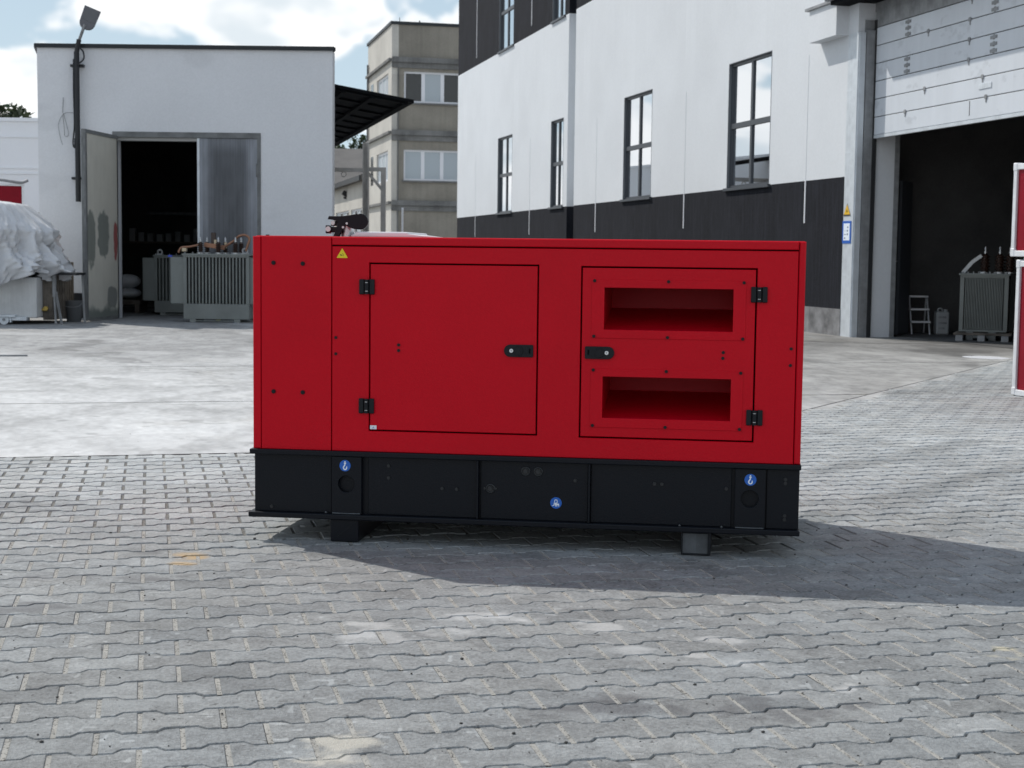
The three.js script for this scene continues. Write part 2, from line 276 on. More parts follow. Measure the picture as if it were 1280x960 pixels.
  // stains on the paving, in metres: what, x, z, half width, half depth
  const SPOTS = [['w', -.09, -4.7, .18, .08], ['w', .03, -4.7, .1, .06], ['w', -.39, -4.5, .15, .12], ['c', -.4, -3.44, .08, .13], ['w', .27, -4.6, .07, .08], ['w', .36, -4.33, .09, .07], ['w', -.19, -4.51, .1, .06], ['y', 1.46, -4.35, .06, .07], ['o', -1.21, -5.58, .05, .11],
    ['d', -1.43, -5.22, .31, .08], ['d', -1.37, -5.68, .06, .06], ['d', -2.15, -6.7, .21, .17], ['d', -1.56, -4.75, .13, .11], ['d', .74, -3.74, .25, .1], ['d', .26, -3.79, .19, .09], ['w', .74, -3.88, .05, .03], ['w', .91, -3.96, .04, .04], ['w', .67, -4.19, .09, .05], ['w', -2.32, -7.88, .17, .24], ['w', -2.23, -7.2, .3, .2], ['w', -.36, -3.36, .05, .04], ['w', .64, -4.45, .07, .05], ['w', .56, -4.27, .05, .04]];
  const COL = { w: [0.55, 0.55, 0.54], c: [0.52, 0.49, 0.42], y: [0.55, 0.5, 0.36], o: [0.46, 0.30, 0.12], d: [0.085, 0.085, 0.09] };
  const stain = (x, z, fine) => {
    const w = fbm(x * 0.8 + 20, z * 0.8, 4), m = fbm(x * 3.1, z * 5.5 + 40, 4), f = fbm(x * 16 + 9, z * 22, 4), g = vn(x * 130, z * 130), h = fine ? vn(x * 260 + 3, z * 260) : 0.5;
    const farGlare = smooth(-5.0, -8.2, z + 1.2 * (w - 0.5)) * (1 - 0.35 * smooth(-11, -14, z));  // pavers paler with distance: grazing glare put into their colour
    let k = mix(0.238, 0.38, farGlare) * (1 + 0.38 * (w - 0.5) + 0.46 * (m - 0.5) + 0.52 * (f - 0.5) + 0.38 * (g - 0.5) + 0.34 * (h - 0.5));
    const scuff = smooth(0.62, 0.8, fbm(x * 5 + 70, z * 9, 5)); k = mix(k, 0.36, 0.42 * scuff);
    const speck = smooth(0.84, 0.9, vn(x * 42 + 8, z * 42)) * smooth(0.5, 0.65, vn(x * 6, z * 6 + 19)); k = mix(k, 0.5, 0.45 * speck);
    const pit = smooth(0.93, 0.96, vn(x * 70 + 31, z * 70 + 5)); k *= 1 - 0.6 * pit;
    const t = (x - 1.70) * 0.76 - (z + 9.4) * -0.65, tr = x > 1.2 && z > -9.6 && z < -5.5 ? Math.max(smooth(0.16, 0.05, Math.abs(t - 1.55)), smooth(0.16, 0.05, Math.abs(t - 0.85))) : 0; k *= 1 - 0.30 * tr * smooth(0.3, 0.6, m);
    let c = [k * 0.96, k, k * 1.0];
    for (const [s, cx, cz, rx, rz] of SPOTS) {
      const dx = (x - cx) / rx, dz = (z - cz) / rz; if (dx * dx + dz * dz > 3) continue;
      const d = dx * dx + dz * dz + 5.5 * (fbm(x * 11 + cx * 50, z * 15, 6) - 0.5), q = smooth(s === 'o' ? 2.4 : 1.3, -0.3, d) * (s === 'd' ? 0.55 : s === 'w' ? 0.45 : 0.8); c = c.map((v, i) => mix(v, COL[s][i], q));
    }
    return c;
  };
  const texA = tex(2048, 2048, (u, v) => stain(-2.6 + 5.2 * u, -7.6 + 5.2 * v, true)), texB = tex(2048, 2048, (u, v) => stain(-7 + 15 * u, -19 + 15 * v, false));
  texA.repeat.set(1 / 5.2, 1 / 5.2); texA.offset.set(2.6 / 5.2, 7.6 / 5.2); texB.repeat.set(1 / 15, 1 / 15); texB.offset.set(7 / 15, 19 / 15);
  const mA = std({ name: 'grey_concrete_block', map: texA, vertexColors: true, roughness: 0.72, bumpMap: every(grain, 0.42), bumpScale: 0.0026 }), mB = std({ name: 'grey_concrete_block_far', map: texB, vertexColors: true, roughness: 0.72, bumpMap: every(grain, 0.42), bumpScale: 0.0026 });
  const OUT = [[-.0945, -.0793], [-.061, -.0793], [-.041, -.0543], [.041, -.0543], [.061, -.0793], [.0945, -.0793], [.0945, .0793], [.061, .0793], [.041, .0543], [-.041, .0543], [-.061, .0793], [-.0945, .0793]];
  const INN = OUT.map(([x, z]) => [Math.abs(x) > .09 ? Math.sign(x) * (Math.abs(x) - .0025) : x, Math.sign(z) * (Math.abs(z) - .0032)]);
  const TRI = [[0, 1, 10], [0, 10, 11], [1, 2, 9], [1, 9, 10], [2, 3, 8], [2, 8, 9], [3, 4, 7], [3, 7, 8], [4, 5, 6], [4, 6, 7]];
  function paver(a, b, r) {
    const P = [], N = [], U = [], K = [], ja = a + (r() - .5) * .0022, jb = b + (r() - .5) * .0014, dy = (r() - .5) * .0022, tx = (r() - .5) * .014, tz = (r() - .5) * .014, rot = (r() - .5) * .010;
    const tone = 0.90 + 0.20 * r() + (r() < .07 ? -.10 : 0), warm = (r() - .5) * .03, chip = r() < .25 ? Math.floor(r() * 12) : -1;
    const ring = (pts, y, ch) => pts.map(([x, z], i) => { let c = 1; if (ch && i === chip) c = .93; const X = (x * Math.cos(rot) - z * Math.sin(rot)) * c, Z = (z * Math.cos(rot) + x * Math.sin(rot)) * c, [wx, wz] = lat(ja + X, jb + Z); return [wx, y + dy + tx * X + tz * Z, wz]; });
    const op = b > 2.2 + 0.8 * vn(a * 1.3, b) ? 1 : 0, thin = (k) => k.map(([x, z]) => [x, z - Math.sign(z) * 0.0042 * op]);   // far joints widened in shape to strengthen their dark lines
    const R1 = ring(thin(INN).map(([x, z]) => [x, z - Math.sign(z) * 0.0030 * op]), 0, true), R2 = ring(thin(OUT), -.0038 - .0035 * op, false), R3 = ring(thin(OUT), -.02, false);
    const tri = (p, q, s) => { const ux = q[0] - p[0], uy = q[1] - p[1], uz = q[2] - p[2], vx = s[0] - p[0], vy = s[1] - p[1], vz = s[2] - p[2]; let n = [uy * vz - uz * vy, uz * vx - ux * vz, ux * vy - uy * vx]; const l = Math.hypot(...n) || 1; n = n.map((x) => x / l); for (const w of [p, q, s]) { P.push(...w); N.push(...n); U.push(w[0], w[2]); K.push(tone * (1 + warm), tone, tone * (1 - warm)); } };
    for (const [i, j, k] of TRI) tri(R1[i], R1[j], R1[k]);
    for (let i = 0; i < 12; i++) { const j = (i + 1) % 12; tri(R2[i], R2[j], R1[j]); tri(R2[i], R1[j], R1[i]); tri(R3[i], R3[j], R2[j]); tri(R3[i], R2[j], R2[i]); }
    return { P, N, U, K };
  }
  const geo = (l) => { const g = new THREE.BufferGeometry(), cat = (k) => { let n = 0; for (const d of l) n += d[k].length; const o = new Float32Array(n); n = 0; for (const d of l) { o.set(d[k], n); n += d[k].length; } return o; }; g.setAttribute('position', new THREE.BufferAttribute(cat('P'), 3)); g.setAttribute('normal', new THREE.BufferAttribute(cat('N'), 3)); g.setAttribute('uv', new THREE.BufferAttribute(cat('U'), 2)); g.setAttribute('color', new THREE.BufferAttribute(cat('K'), 3)); return g; };
  const all = [], r = rng(909);
  for (let j = -14; j <= 135; j++) for (let i = -40; i <= 90; i++) {
    const a = (i + (j & 1 ? 0.5 : 0) + 0.5) * 0.2, b = j * 0.14, [x, z] = lat(a, b);
    if (!(j <= 37 || (a > diag(b) + 0.13 && b < 17.5)) || z > -1.6 || Math.abs(x) > 0.37 * -z + 1.6) continue;
    const d = -z, py = 1.14727 / d, shown = Math.abs(x) < 0.345 * d && d > 3.3 && !(Math.abs(x - 0.15) < 0.9 && z < -5.95);
    all.push({ x, z, a, b, shown, near: z > -7.5 && Math.abs(x) < 2.5, g: paver(a, b, r) });
  }
  const mine = all.filter((p) => p.shown && p.near).sort((p, q) => q.z - p.z).slice(0, 300); mine.forEach((p) => { p.own = true; });
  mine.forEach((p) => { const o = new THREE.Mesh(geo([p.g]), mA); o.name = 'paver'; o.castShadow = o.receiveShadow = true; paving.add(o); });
  const near = all.filter((p) => !p.own && p.near).map((p) => p.g), far = all.filter((p) => !p.own && !p.near).map((p) => p.g), g = geo([...near, ...far]);
  { // cement smear along the slanting edge of the field
    const e = new THREE.Shape(); [[diag(B0) - 0.05, B0], [diag(17.4) - 0.05, 17.4], [diag(17.4) + 0.32, 17.4], [diag(B0) + 0.32, B0]].forEach(([a, b], i) => { const p = lat(a, b); i ? e.lineTo(p[0], -p[1]) : e.moveTo(p[0], -p[1]); });
    const o = part(paving, 'edge_mortar', new THREE.ExtrudeGeometry(e, { depth: 0.02, bevelEnabled: false }).rotateX(-Math.PI / 2).translate(0, -0.0245, 0), std({ name: 'edge_mortar', map: every(wear(0.38, 0.6, [1, 1, 0.98]), 2.3), roughness: 1 })); o.userData.kind = 'stuff';
  }
  { // mortar sand packed nearly flush into the end joints
    const P = [], N = [], U = [], K = [], q = rng(31);
    for (const p of all) { const bare = p.z < -5.7 - 1.2 * vn(p.x * 1.3 + 9, p.z * 1.3) && q() < 0.88, a = p.a - 0.1, y = (bare ? -0.0046 : -0.0022) + 0.0012 * (q() - 0.5), w = 0.0068, h = 0.0775, c = [[-w, -h], [w, -h], [w, h], [-w, h]].map(([u, v]) => lat(a + u, p.b + v)); for (const i of [0, 1, 2, 0, 2, 3]) { P.push(c[i][0], y, c[i][1]); N.push(0, 1, 0); U.push(c[i][0], c[i][1]); const t = bare ? 0.46 : 0.9; K.push(t * 1.0, t, t * 0.985); } }
    const k = new THREE.BufferGeometry(); k.setAttribute('position', new THREE.Float32BufferAttribute(P, 3)); k.setAttribute('normal', new THREE.Float32BufferAttribute(N, 3)); k.setAttribute('uv', new THREE.Float32BufferAttribute(U, 2)); k.setAttribute('color', new THREE.Float32BufferAttribute(K, 3));
    const o = new THREE.Mesh(k, std({ name: 'end_joint_sand', map: every(sand, 0.9), vertexColors: true, roughness: 1 })); o.name = 'joint_filling'; o.userData.kind = 'stuff'; o.castShadow = o.receiveShadow = true; paving.add(o);
  }
  { // loose grit and crumbs lying on the blocks
    const q = rng(63), gs = []; for (let n = 0; n < 260; n++) { const d = 3.4 + 6 * Math.pow(q(), 1.3), x = (q() * 2 - 1) * 0.36 * d, z = -d, r = 0.0018 + 0.004 * q() * q(); gs.push(new THREE.IcosahedronGeometry(r, 0).scale(1, 0.7, 1.3).rotateY(q() * 6).translate(x, r * 0.5, z)); }
    const o = part(paving, 'grit', gs, std({ name: 'dark_grit', color: lin(0.05, 0.048, 0.045), roughness: 0.9 })); o.userData.kind = 'stuff';
  }
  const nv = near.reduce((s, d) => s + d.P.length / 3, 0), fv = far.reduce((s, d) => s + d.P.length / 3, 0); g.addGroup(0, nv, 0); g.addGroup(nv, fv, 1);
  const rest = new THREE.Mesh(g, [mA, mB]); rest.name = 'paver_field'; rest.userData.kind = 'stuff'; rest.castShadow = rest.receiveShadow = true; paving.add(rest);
}

// ---------------------------------------------------------------- the black and white works building with its gateway
// local x along the facade towards the camera, z out of it; x = 0 at the steel guide of the roller gate
const WALL = [4.889, 0, -22.478], WTURN = -(Math.PI / 2 - TH);
const toWall = (x, y, z) => { const v = new THREE.Vector3(x, y, z).applyAxisAngle(new THREE.Vector3(0, 1, 0), WTURN); return [WALL[0] + v.x, v.y, WALL[2] + v.z]; };
{
  const b = thing('works_building', 'long white works building with black plinth, black upper storey and a half open gate', 'building', WALL, WTURN);
  const D = -0.35, win = [[-4.72, -2.82], [-10.8, -8.92], [-16.92, -15.72], [-22.98, -21.16]];
  const near = -14.72, mid = -15.35, far = -29.0;   // a narrow recess parts the two halves
  const zoff = () => 0;
  const lower = (x0, x1) => win.filter(([a]) => a > x0 && a < x1).map(([a, c]) => [a, c, 2.36, 4.56]);
  const upper = (x0, x1) => win.filter(([a]) => a > x0 && a < x1).map(([a, c]) => [a, c, 7.04, 9.3]);
  part(b, 'wall', [gridWall(near, -0.36, 2.36, 7.04, D, 0, lower(near, 0)), gridWall(far, mid, 2.36, 7.04, D, 0, lower(far, mid)), bx(mid, near, 2.36, 7.04, D, -0.3), bx(-0.36, 0.3, 2.36, 7.04, D, 0)], M.whiteWall);
  part(b, 'plinth', [bx(near, 0.0, 0.4, 2.36, D, -0.003), bx(far, mid, 0.4, 2.36, D, -0.003), bx(mid, near, 0.4, 2.36, D, -0.297)], M.blackWall);
  part(b, 'upper_wall', [gridWall(near, 8, 7.04, 11.4, D, -0.003, upper(near, 0)), gridWall(far, mid, 7.04, 11.4, D, -0.003, upper(far, mid)), bx(mid, near, 7.04, 11.4, D, -0.297)], M.blackWall);
  part(b, 'footing', [bx(near, 0.0, -0.02, 0.4, D, 0.012), bx(far, mid, -0.02, 0.4, D, 0.012)], M.footing);
  part(b, 'wall_core', [bx(far + 0.01, -1.2, 0, 11.3, -10, D - 0.02), bx(far, far + 0.01, 0, 11.4, -10, D)], M.whiteWall);
  part(b, 'roof', [bx(far - 0.1, 8.1, 11.4, 11.5, -10, 0.1)], M.flashing);
  // windows, upper and lower
  for (const [y0, y1, tr] of [[2.36, 4.56, 3.46], [7.04, 9.3, 8.15]]) for (const [a, c] of win) {
    const z = zoff(a), zi = z - 0.045, f = 0.06;
    const w = part(b, 'window', [bx(a, a + f, y0, y1, zi - 0.06, zi), bx(c - f, c, y0, y1, zi - 0.06, zi), bx(a + f, c - f, y1 - f, y1, zi - 0.06, zi), bx(a + f, c - f, y0, y0 + f, zi - 0.06, zi), bx(a + f, c - f, tr - 0.045, tr + 0.045, zi - 0.06, zi + 0.004), bx((a + c) / 2 - 0.04, (a + c) / 2 + 0.04, y0 + f, tr - 0.045, zi - 0.06, zi - 0.002), bx((a + c) / 2 - 0.04, (a + c) / 2 + 0.04, tr + 0.045, y1 - f, zi - 0.06, zi - 0.002)], M.windowFrame);
    for (const [p, q] of [[a + f, (a + c) / 2 - 0.04], [(a + c) / 2 + 0.04, c - f]]) for (const [s, t] of [[y0 + f, tr - 0.045], [tr + 0.045, y1 - f]]) part(w, 'pane', bx(p, q, s, t, zi - 0.045, zi - 0.03), M.mirrorGlass);
    part(w, 'reveal', [bx(a, a + 0.012, y0, y1, zi, z + 0.004), bx(c - 0.012, c, y0, y1, zi, z + 0.004), bx(a + 0.012, c - 0.012, y1 - 0.012, y1, zi, z + 0.004)], M.revealGrey);
    part(w, 'sill', bx(a - 0.06, c + 0.06, y0 - 0.035, y0 + 0.012, zi, z + 0.05), M.windowFrame);
  }
  // thin white marks run down from the white band, and on the black storey
  for (const x of [-1.38, -6.92, -12.86, -19.1, -26.1]) {
    part(b, 'joint_strip', bx(x - 0.018, x + 0.018, 1.7, 2.36, zoff(x) - 0.003, zoff(x) + 0.006), M.whitePvc);
    part(b, 'joint_cover', bx(x - 0.012, x + 0.012, 2.36, 4.3, zoff(x), zoff(x) + 0.004), M.whiteWall);
    part(b, 'joint_strip', bx(x - 0.018, x + 0.018, 7.28, 10.4, zoff(x) - 0.003, zoff(x) + 0.006), M.whitePvc);
  }
  // projecting beam over the gate, gutter and dark soffit
  part(b, 'fascia_beam', bx(-0.96, -0.02, 4.42, 4.9, 0, 0.2), M.whiteWall);
  part(b, 'gutter', [bx(-1.05, -0.1, 4.9, 4.94, 0.0, 0.24), bx(-0.1, 5.6, 4.9, 4.99, 0.0, 0.36), beam([-0.1, 5.0, 0.36], [5.6, 5.0, 0.36], 0.13, 0.12)], M.galvaDark);
  part(b, 'soffit', bx(-0.02, 5.6, 4.84, 4.9, -0.24, 0.3), M.canopy);
  part(b, 'gate_lintel', bx(0.3, 6.2, 4.72, 7.04, D, -0.26), M.galvaDark);
  part(b, 'upper_gate_wall', bx(0.3, 8, 4.99, 7.04, -0.26, 0), M.whiteWall);
  // steel guide post
  const gp = part(b, 'guide_post', [bx(0.0, 0.32, 0, 4.42, -0.1, 0.004), bx(0.32, 0.345, 0, 4.42, -0.1, -0.01)], M.galva);
  part(gp, 'guide_channel', [bx(0.322, 0.36, 0, 4.45, -0.24, -0.11), bx(0.3, 0.32, 0, 4.6, -0.28, -0.1)], M.galvaDark);
  part(gp, 'rubber_seal', bx(0.30, 0.38, 0, 4.6, -0.30, -0.242), M.rubber);
  part(b, 'guide_post', bx(4.8, 5.15, 0, 4.42, -0.3, 0.0), M.galva);
  // reveal and the wall beyond it
  part(b, 'gate_reveal', bx(0.0, 0.34, 0, 4.72, -0.62, -0.305), M.whiteWall); part(b, 'gate_reveal', bx(4.8, 8, 0, 4.98, -0.62, -0.31), M.whiteWall);
  part(b, 'reveal_frame', [bx(0.0, 0.335, 0, 4.72, -0.70, -0.622)], M.galvaDark);
  // the sectional gate
  const gate = part(b, 'sectional_gate', [bx(0.34, 4.78, 2.90, 2.945, -0.30, -0.252)], M.galva);
  const H = [2.945, 3.205, 3.465, 3.72, 3.975, 4.23, 4.49];
  for (let i = 0; i < 6; i++) {
    part(gate, 'panel', rb(0.34, 4.78, H[i] + 0.005, H[i + 1] - 0.005, -0.296, -0.256, 0.006), M.doorPanel);
    part(gate, 'panel_joint', bx(0.35, 4.77, H[i + 1] - 0.0052, H[i + 1] + 0.0052, -0.292, -0.270), M.rubber);
  }
  part(gate, 'top_panel', rb(0.34, 4.78, 4.495, 4.72, -0.296, -0.258, 0.004), M.galvaDark);
  for (const x of [1.31, 3.53]) for (const k of [5, 3]) for (const d of [0.21, 0.125, 0.04]) part(gate, 'hinge', [rb(x - 0.075, x + 0.075, H[k] + d - 0.02, H[k] + d + 0.02, -0.258, -0.246, 0.002), bx(x - 0.02, x + 0.02, H[k] + d - 0.032, H[k] + d + 0.032, -0.257, -0.25)], M.galvaDark);
  for (const [x, k] of [[1.88, 5], [2.95, 5], [2.95, 4], [2.95, 3], [3.3, 2], [1.83, 2], [3.4, 1], [1.3, 1], [2.98, 6]]) part(gate, 'roller', [disc(x, H[k], -0.252, 0.03, 0.02, 12), bx(x - 0.012, x + 0.012, H[k] - 0.07, H[k], -0.257, -0.25)], M.galvaDark);
  part(gate, 'handle', [rb(3.22, 3.52, 3.31, 3.38, -0.258, -0.246, 0.003)], M.galva);
  part(gate, 'dent_crack', bx(3.0, 3.015, 3.0, 3.19, -0.2565, -0.2545), M.rubber);
  // the hall behind the gate
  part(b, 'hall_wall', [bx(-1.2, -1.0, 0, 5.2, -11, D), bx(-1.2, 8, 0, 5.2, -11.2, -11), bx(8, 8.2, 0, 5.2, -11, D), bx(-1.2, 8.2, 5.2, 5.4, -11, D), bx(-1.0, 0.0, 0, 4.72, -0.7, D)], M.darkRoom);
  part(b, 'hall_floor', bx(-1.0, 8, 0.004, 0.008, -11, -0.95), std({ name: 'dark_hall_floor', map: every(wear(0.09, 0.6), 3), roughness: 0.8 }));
  const dr = part(b, 'inner_door', new THREE.BoxGeometry(0.6, 2.3, 0.045).translate(0.3, 1.17, 0).rotateY(2.397).translate(0.017, 0, -0.907), std({ name: 'dark_grey_door', color: lin(0.05, 0.057, 0.068), roughness: 0.5 }));
  part(dr, 'handle', [new THREE.BoxGeometry(0.05, 0.24, 0.012).translate(0.12, 1.1, -0.03), new THREE.BoxGeometry(0.13, 0.02, 0.02).translate(0.08, 1.12, -0.06)].map((k) => k.rotateY(2.397).translate(0.017, 0, -0.907)), M.steel);
}
// signs on the guide post
{
  const p = toWall(0.12, 1.86, 0.006), s = thing('warning_sign', 'small yellow warning triangle on the galvanised gate post', 'sign', p, WTURN);
  const t = canvasTex(128, 128, (g) => { g.fillStyle = '#e8b820'; g.fillRect(0, 0, 128, 128); g.fillStyle = '#1a1a14'; g.fillRect(0, 0, 128, 4); g.fillRect(0, 116, 128, 12); g.beginPath(); g.moveTo(70, 40); g.lineTo(50, 84); g.lineTo(66, 80); g.lineTo(58, 106); g.lineTo(84, 70); g.lineTo(68, 74); g.fill(); });
  const sh = new THREE.Shape(); sh.moveTo(-0.11, -0.075); sh.lineTo(0.11, -0.075); sh.lineTo(0, 0.085); sh.closePath();
  const g = new THREE.ExtrudeGeometry(sh, { depth: 0.003, bevelEnabled: false }); const uv = g.attributes.uv, ps = g.attributes.position; for (let i = 0; i < uv.count; i++) uv.setXY(i, (ps.getX(i) + 0.11) / 0.22, (ps.getY(i) + 0.075) / 0.16);
  const o = new THREE.Mesh(g, std({ name: 'yellow_sign_print', map: t, roughness: 0.4 })); o.name = 'sign_plate'; s.add(o);
  part(s, 'sign_backing', new THREE.ExtrudeGeometry((() => { const k = new THREE.Shape(); k.moveTo(-0.135, -0.09); k.lineTo(0.135, -0.09); k.lineTo(0, 0.11); k.closePath(); return k; })(), { depth: 0.002, bevelEnabled: false }).translate(0, 0, -0.0025), std({ name: 'sign_grey', color: lin(0.25, 0.26, 0.27), roughness: 0.5 }));
  const p2 = toWall(0.135, 1.54, 0.006), n = thing('notice_board', 'blue framed white notice sheet under the yellow triangle on the gate post', 'notice', p2, WTURN);
  part(n, 'notice_frame', rb(-0.14, 0.14, -0.165, 0.165, 0, 0.006, 0.002), std({ name: 'blue_plastic', color: lin(0.02, 0.12, 0.5), roughness: 0.4 }));
  decal('notice_sheet', n, 0.2, 0.25, canvasTex(160, 200, (g) => { g.fillStyle = '#e9f1fa'; g.fillRect(0, 0, 160, 200); g.fillStyle = '#39506f'; for (const [x, y, w, h] of [[96, 36, 28, 20], [88, 76, 30, 20], [30, 84, 18, 8], [90, 118, 30, 20], [28, 124, 30, 12], [26, 164, 26, 18]]) g.fillRect(x, y, w, h); }), 0, 0.005, 0.0066);
}

// ---------------------------------------------------------------- the rendered shed with its canopy and wall lamp
{
  const s = thing('white_shed', 'low grey white flat roofed shed with a tall two leaf metal door', 'building', [-7.984, 0, -25.482]);
  const askew = (k) => { const p = k.attributes.position; for (let i = 0; i < p.count; i++) p.setX(i, p.getX(i) + 0.26 * p.getZ(i)); k.computeVertexNormals(); return k; };   // the sides run back askew to the front
  part(s, 'wall', [gridWall(0, 4.93, 0, 4.5, -0.3, 0, [[1.304, 3.729, 0, 3.085]]), askew(bx(0, 0.3, 0, 4.5, -9, -0.301)), askew(bx(0.3, 4.63, 0, 4.5, -9, -8.7))], M.shedWall);
  part(s, 'side_wall', askew(bx(4.63, 4.93, 0, 4.5, -9, -0.301)), M.shedWall);
  part(s, 'roof', askew(bx(0.0, 4.93, 4.5, 4.56, -9, 0)), M.flashing);
  part(s, 'roof_edge', [bx(-0.03, 4.96, 4.50, 4.565, 0.002, 0.05), askew(bx(-0.05, -0.002, 4.5, 4.558, -9, 0.002)), askew(bx(4.932, 4.98, 4.5, 4.558, -9, 0.002))], M.flashing);
  part(s, 'plinth', [bx(0.0, 1.24, 0, 0.42, 0.002, 0.02)], M.plinthDark);
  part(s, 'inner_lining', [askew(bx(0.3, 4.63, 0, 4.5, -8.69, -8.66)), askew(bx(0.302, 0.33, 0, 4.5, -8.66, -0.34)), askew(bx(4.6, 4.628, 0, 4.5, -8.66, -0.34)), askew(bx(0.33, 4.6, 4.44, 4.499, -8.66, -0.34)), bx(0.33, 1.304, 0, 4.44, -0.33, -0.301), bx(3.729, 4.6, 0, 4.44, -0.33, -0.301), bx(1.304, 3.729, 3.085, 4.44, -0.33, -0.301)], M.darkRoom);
  part(s, 'door_frame', [bx(1.244, 1.304, 0, 3.13, -0.1, 0.012), bx(3.669, 3.729, 0, 3.085, -0.12, 0.012), bx(1.304, 3.729, 3.04, 3.13, -0.1, 0.014)], M.greyFrame);
  part(s, 'door_head', bx(1.31, 2.684, 2.985, 3.038, -0.2, -0.04), std({ name: 'pale_timber', color: lin(0.4, 0.4, 0.39), roughness: 0.7 }));
  { // closed leaf
    const g = new THREE.BoxGeometry(0.985, 3.0, 0.04).translate(3.176, 1.535, -0.03), o = new THREE.Mesh(g, M.leafGrey); o.name = 'door_leaf'; o.castShadow = o.receiveShadow = true; o.userData.label = 'closed weathered dark grey door leaf'; s.add(o);
    part(o, 'edge_strip', bx(2.66, 2.70, 0.03, 3.035, -0.06, 0.0), M.galva); part(o, 'hinge', [bar([3.67, 2.4, 0.0], [3.67, 2.62, 0.0], 0.022), bar([3.67, 0.5, 0.0], [3.67, 0.72, 0.0], 0.022)], M.greyFrame);
  }
  { // open leaf, swung out; its pivot is its hinge
    const o = new THREE.Mesh(new THREE.BoxGeometry(1.30, 2.98, 0.045).translate(-0.65, 1.53, 0), M.leafCream); o.name = 'door_leaf'; o.castShadow = o.receiveShadow = true; o.userData.label = 'open cream door leaf with grey green and red paint patches';
    o.position.set(1.30, 0, 0.03); o.rotation.y = Math.PI / 2 - 0.115; s.add(o);
    part(o, 'leaf_frame', [bx(-1.36, -1.295, 0.02, 3.06, -0.035, 0.035), bx(-1.295, 0, 3.0, 3.06, -0.033, 0.033), bx(-1.295, 0, 0.015, 0.06, -0.03, 0.03)], M.greyFrame);
  }
  // lamp on the front
  const l = thing('wall_lamp_pole', 'black pole on the white shed front carrying a tilted flat floodlight above the roof', 'lamp', [-7.288, 0, -25.36]);
  part(l, 'pole', [bar([0, 1.95, 0], [0, 4.42, 0], 0.045, 12), bar([0, 4.40, 0], [0.05, 4.62, 0.02], 0.04, 12)], M.blackPole);
  part(l, 'bracket', [bx(-0.12, 0.1, 2.32, 2.36, -0.12, -0.03), bx(-0.12, 0.1, 4.18, 4.22, -0.12, -0.03)], M.blackPole);
  part(l, 'arm', [bar([0.05, 4.6, 0.02], [0.16, 4.86, 0.06], 0.026)], M.galvaDark);
  const hs = new THREE.Shape(); hs.moveTo(-0.13, 0.36); hs.lineTo(0.13, 0.36); hs.lineTo(0.12, 0.10); hs.quadraticCurveTo(0.1, 0.0, 0, 0.0); hs.quadraticCurveTo(-0.1, 0.0, -0.12, 0.10); hs.closePath();
  const tilt = (g) => g.rotateX(-0.18).rotateZ(-0.36).rotateY(0.3).translate(0.165, 4.80, 0.05);
  part(l, 'lamp_head', tilt(new THREE.ExtrudeGeometry(hs, { depth: 0.05, bevelEnabled: true, bevelSize: 0.008, bevelThickness: 0.008, bevelSegments: 2 }).translate(0, 0, -0.05)), M.lampMetal);
  part(l, 'lamp_glass', tilt(bx(-0.1, 0.1, 0.13, 0.33, 0.008, 0.012)), M.lampLens);
  part(l, 'cable', tube([[0.04, 4.5, 0.02], [0.12, 4.42, 0.04], [0.13, 4.3, 0.05], [0.02, 4.2, 0.05]], 0.014), M.blackPole); part(l, 'cable', tube([[-0.045, 4.3, 0.02], [-0.055, 3.8, 0.01], [-0.05, 3.2, 0.01], [-0.075, 2.9, 0.01], [-0.05, 2.82, 0.02], [-0.04, 3.0, 0.02]], 0.012, 30), M.blackPole);
  part(l, 'loose_wire', [tube([[-0.05, 3.42, -0.08], [-0.2, 3.43, -0.09], [-0.26, 3.40, -0.09], [-0.34, 3.25, -0.09], [-0.31, 3.0, -0.09], [-0.28, 2.9, -0.09]], 0.0045, 30), tube([[-0.26, 3.42, -0.09], [-0.2, 3.2, -0.09], [-0.18, 3.05, -0.09], [-0.23, 3.03, -0.09], [-0.25, 3.2, -0.09], [-0.27, 3.4, -0.09]], 0.0045, 30), bar([-0.27, 3.43, -0.09], [-0.26, 3.68, -0.1], 0.006)], M.galvaDark);
  // canopy on the far side of the shed
  const c = thing('side_canopy', 'black lean-to canopy with ribbed underside on the end of the white shed', 'canopy', [-3.11, 0, -26.0], TH);
  const sl = (x) => 3.965 - 0.158 * x;   // roof falls away from the wall
  const quad = (x0, x1, z0, z1, t) => { const g = bx(x0, x1, 0, t, z0, z1), p = g.attributes.position; for (let i = 0; i < p.count; i++) p.setY(i, p.getY(i) + sl(p.getX(i))); g.computeVertexNormals(); return g; };
  part(c, 'roof_sheet', quad(-1.6, 1.37, -16.5, 0.0, 0.035), M.canopy);
  for (let k = 0; k < 14; k++) part(c, 'rafter', quad(-1.5, 1.30, -0.16 - k * 1.2, -0.06 - k * 1.2, -0.035), M.canopyRib);
  for (const x of [0.15, 0.65, 1.22]) part(c, 'purlin', quad(x, x + 0.07, -16.4, -0.02, -0.06), M.canopyRib);
  part(c, 'edge_trim', [quad(-1.6, 1.385, 0.0, 0.03, 0.05), quad(1.372, 1.40, -16.5, 0.0, 0.05)], M.canopyRib);
  part(c, 'floodlight', [rb(0.34, 0.5, 3.50, 3.60, -4.6, -4.3, 0.01), bar([0.42, 3.6, -4.45], [0.42, 3.9, -4.45], 0.015)], M.lampMetal);
}

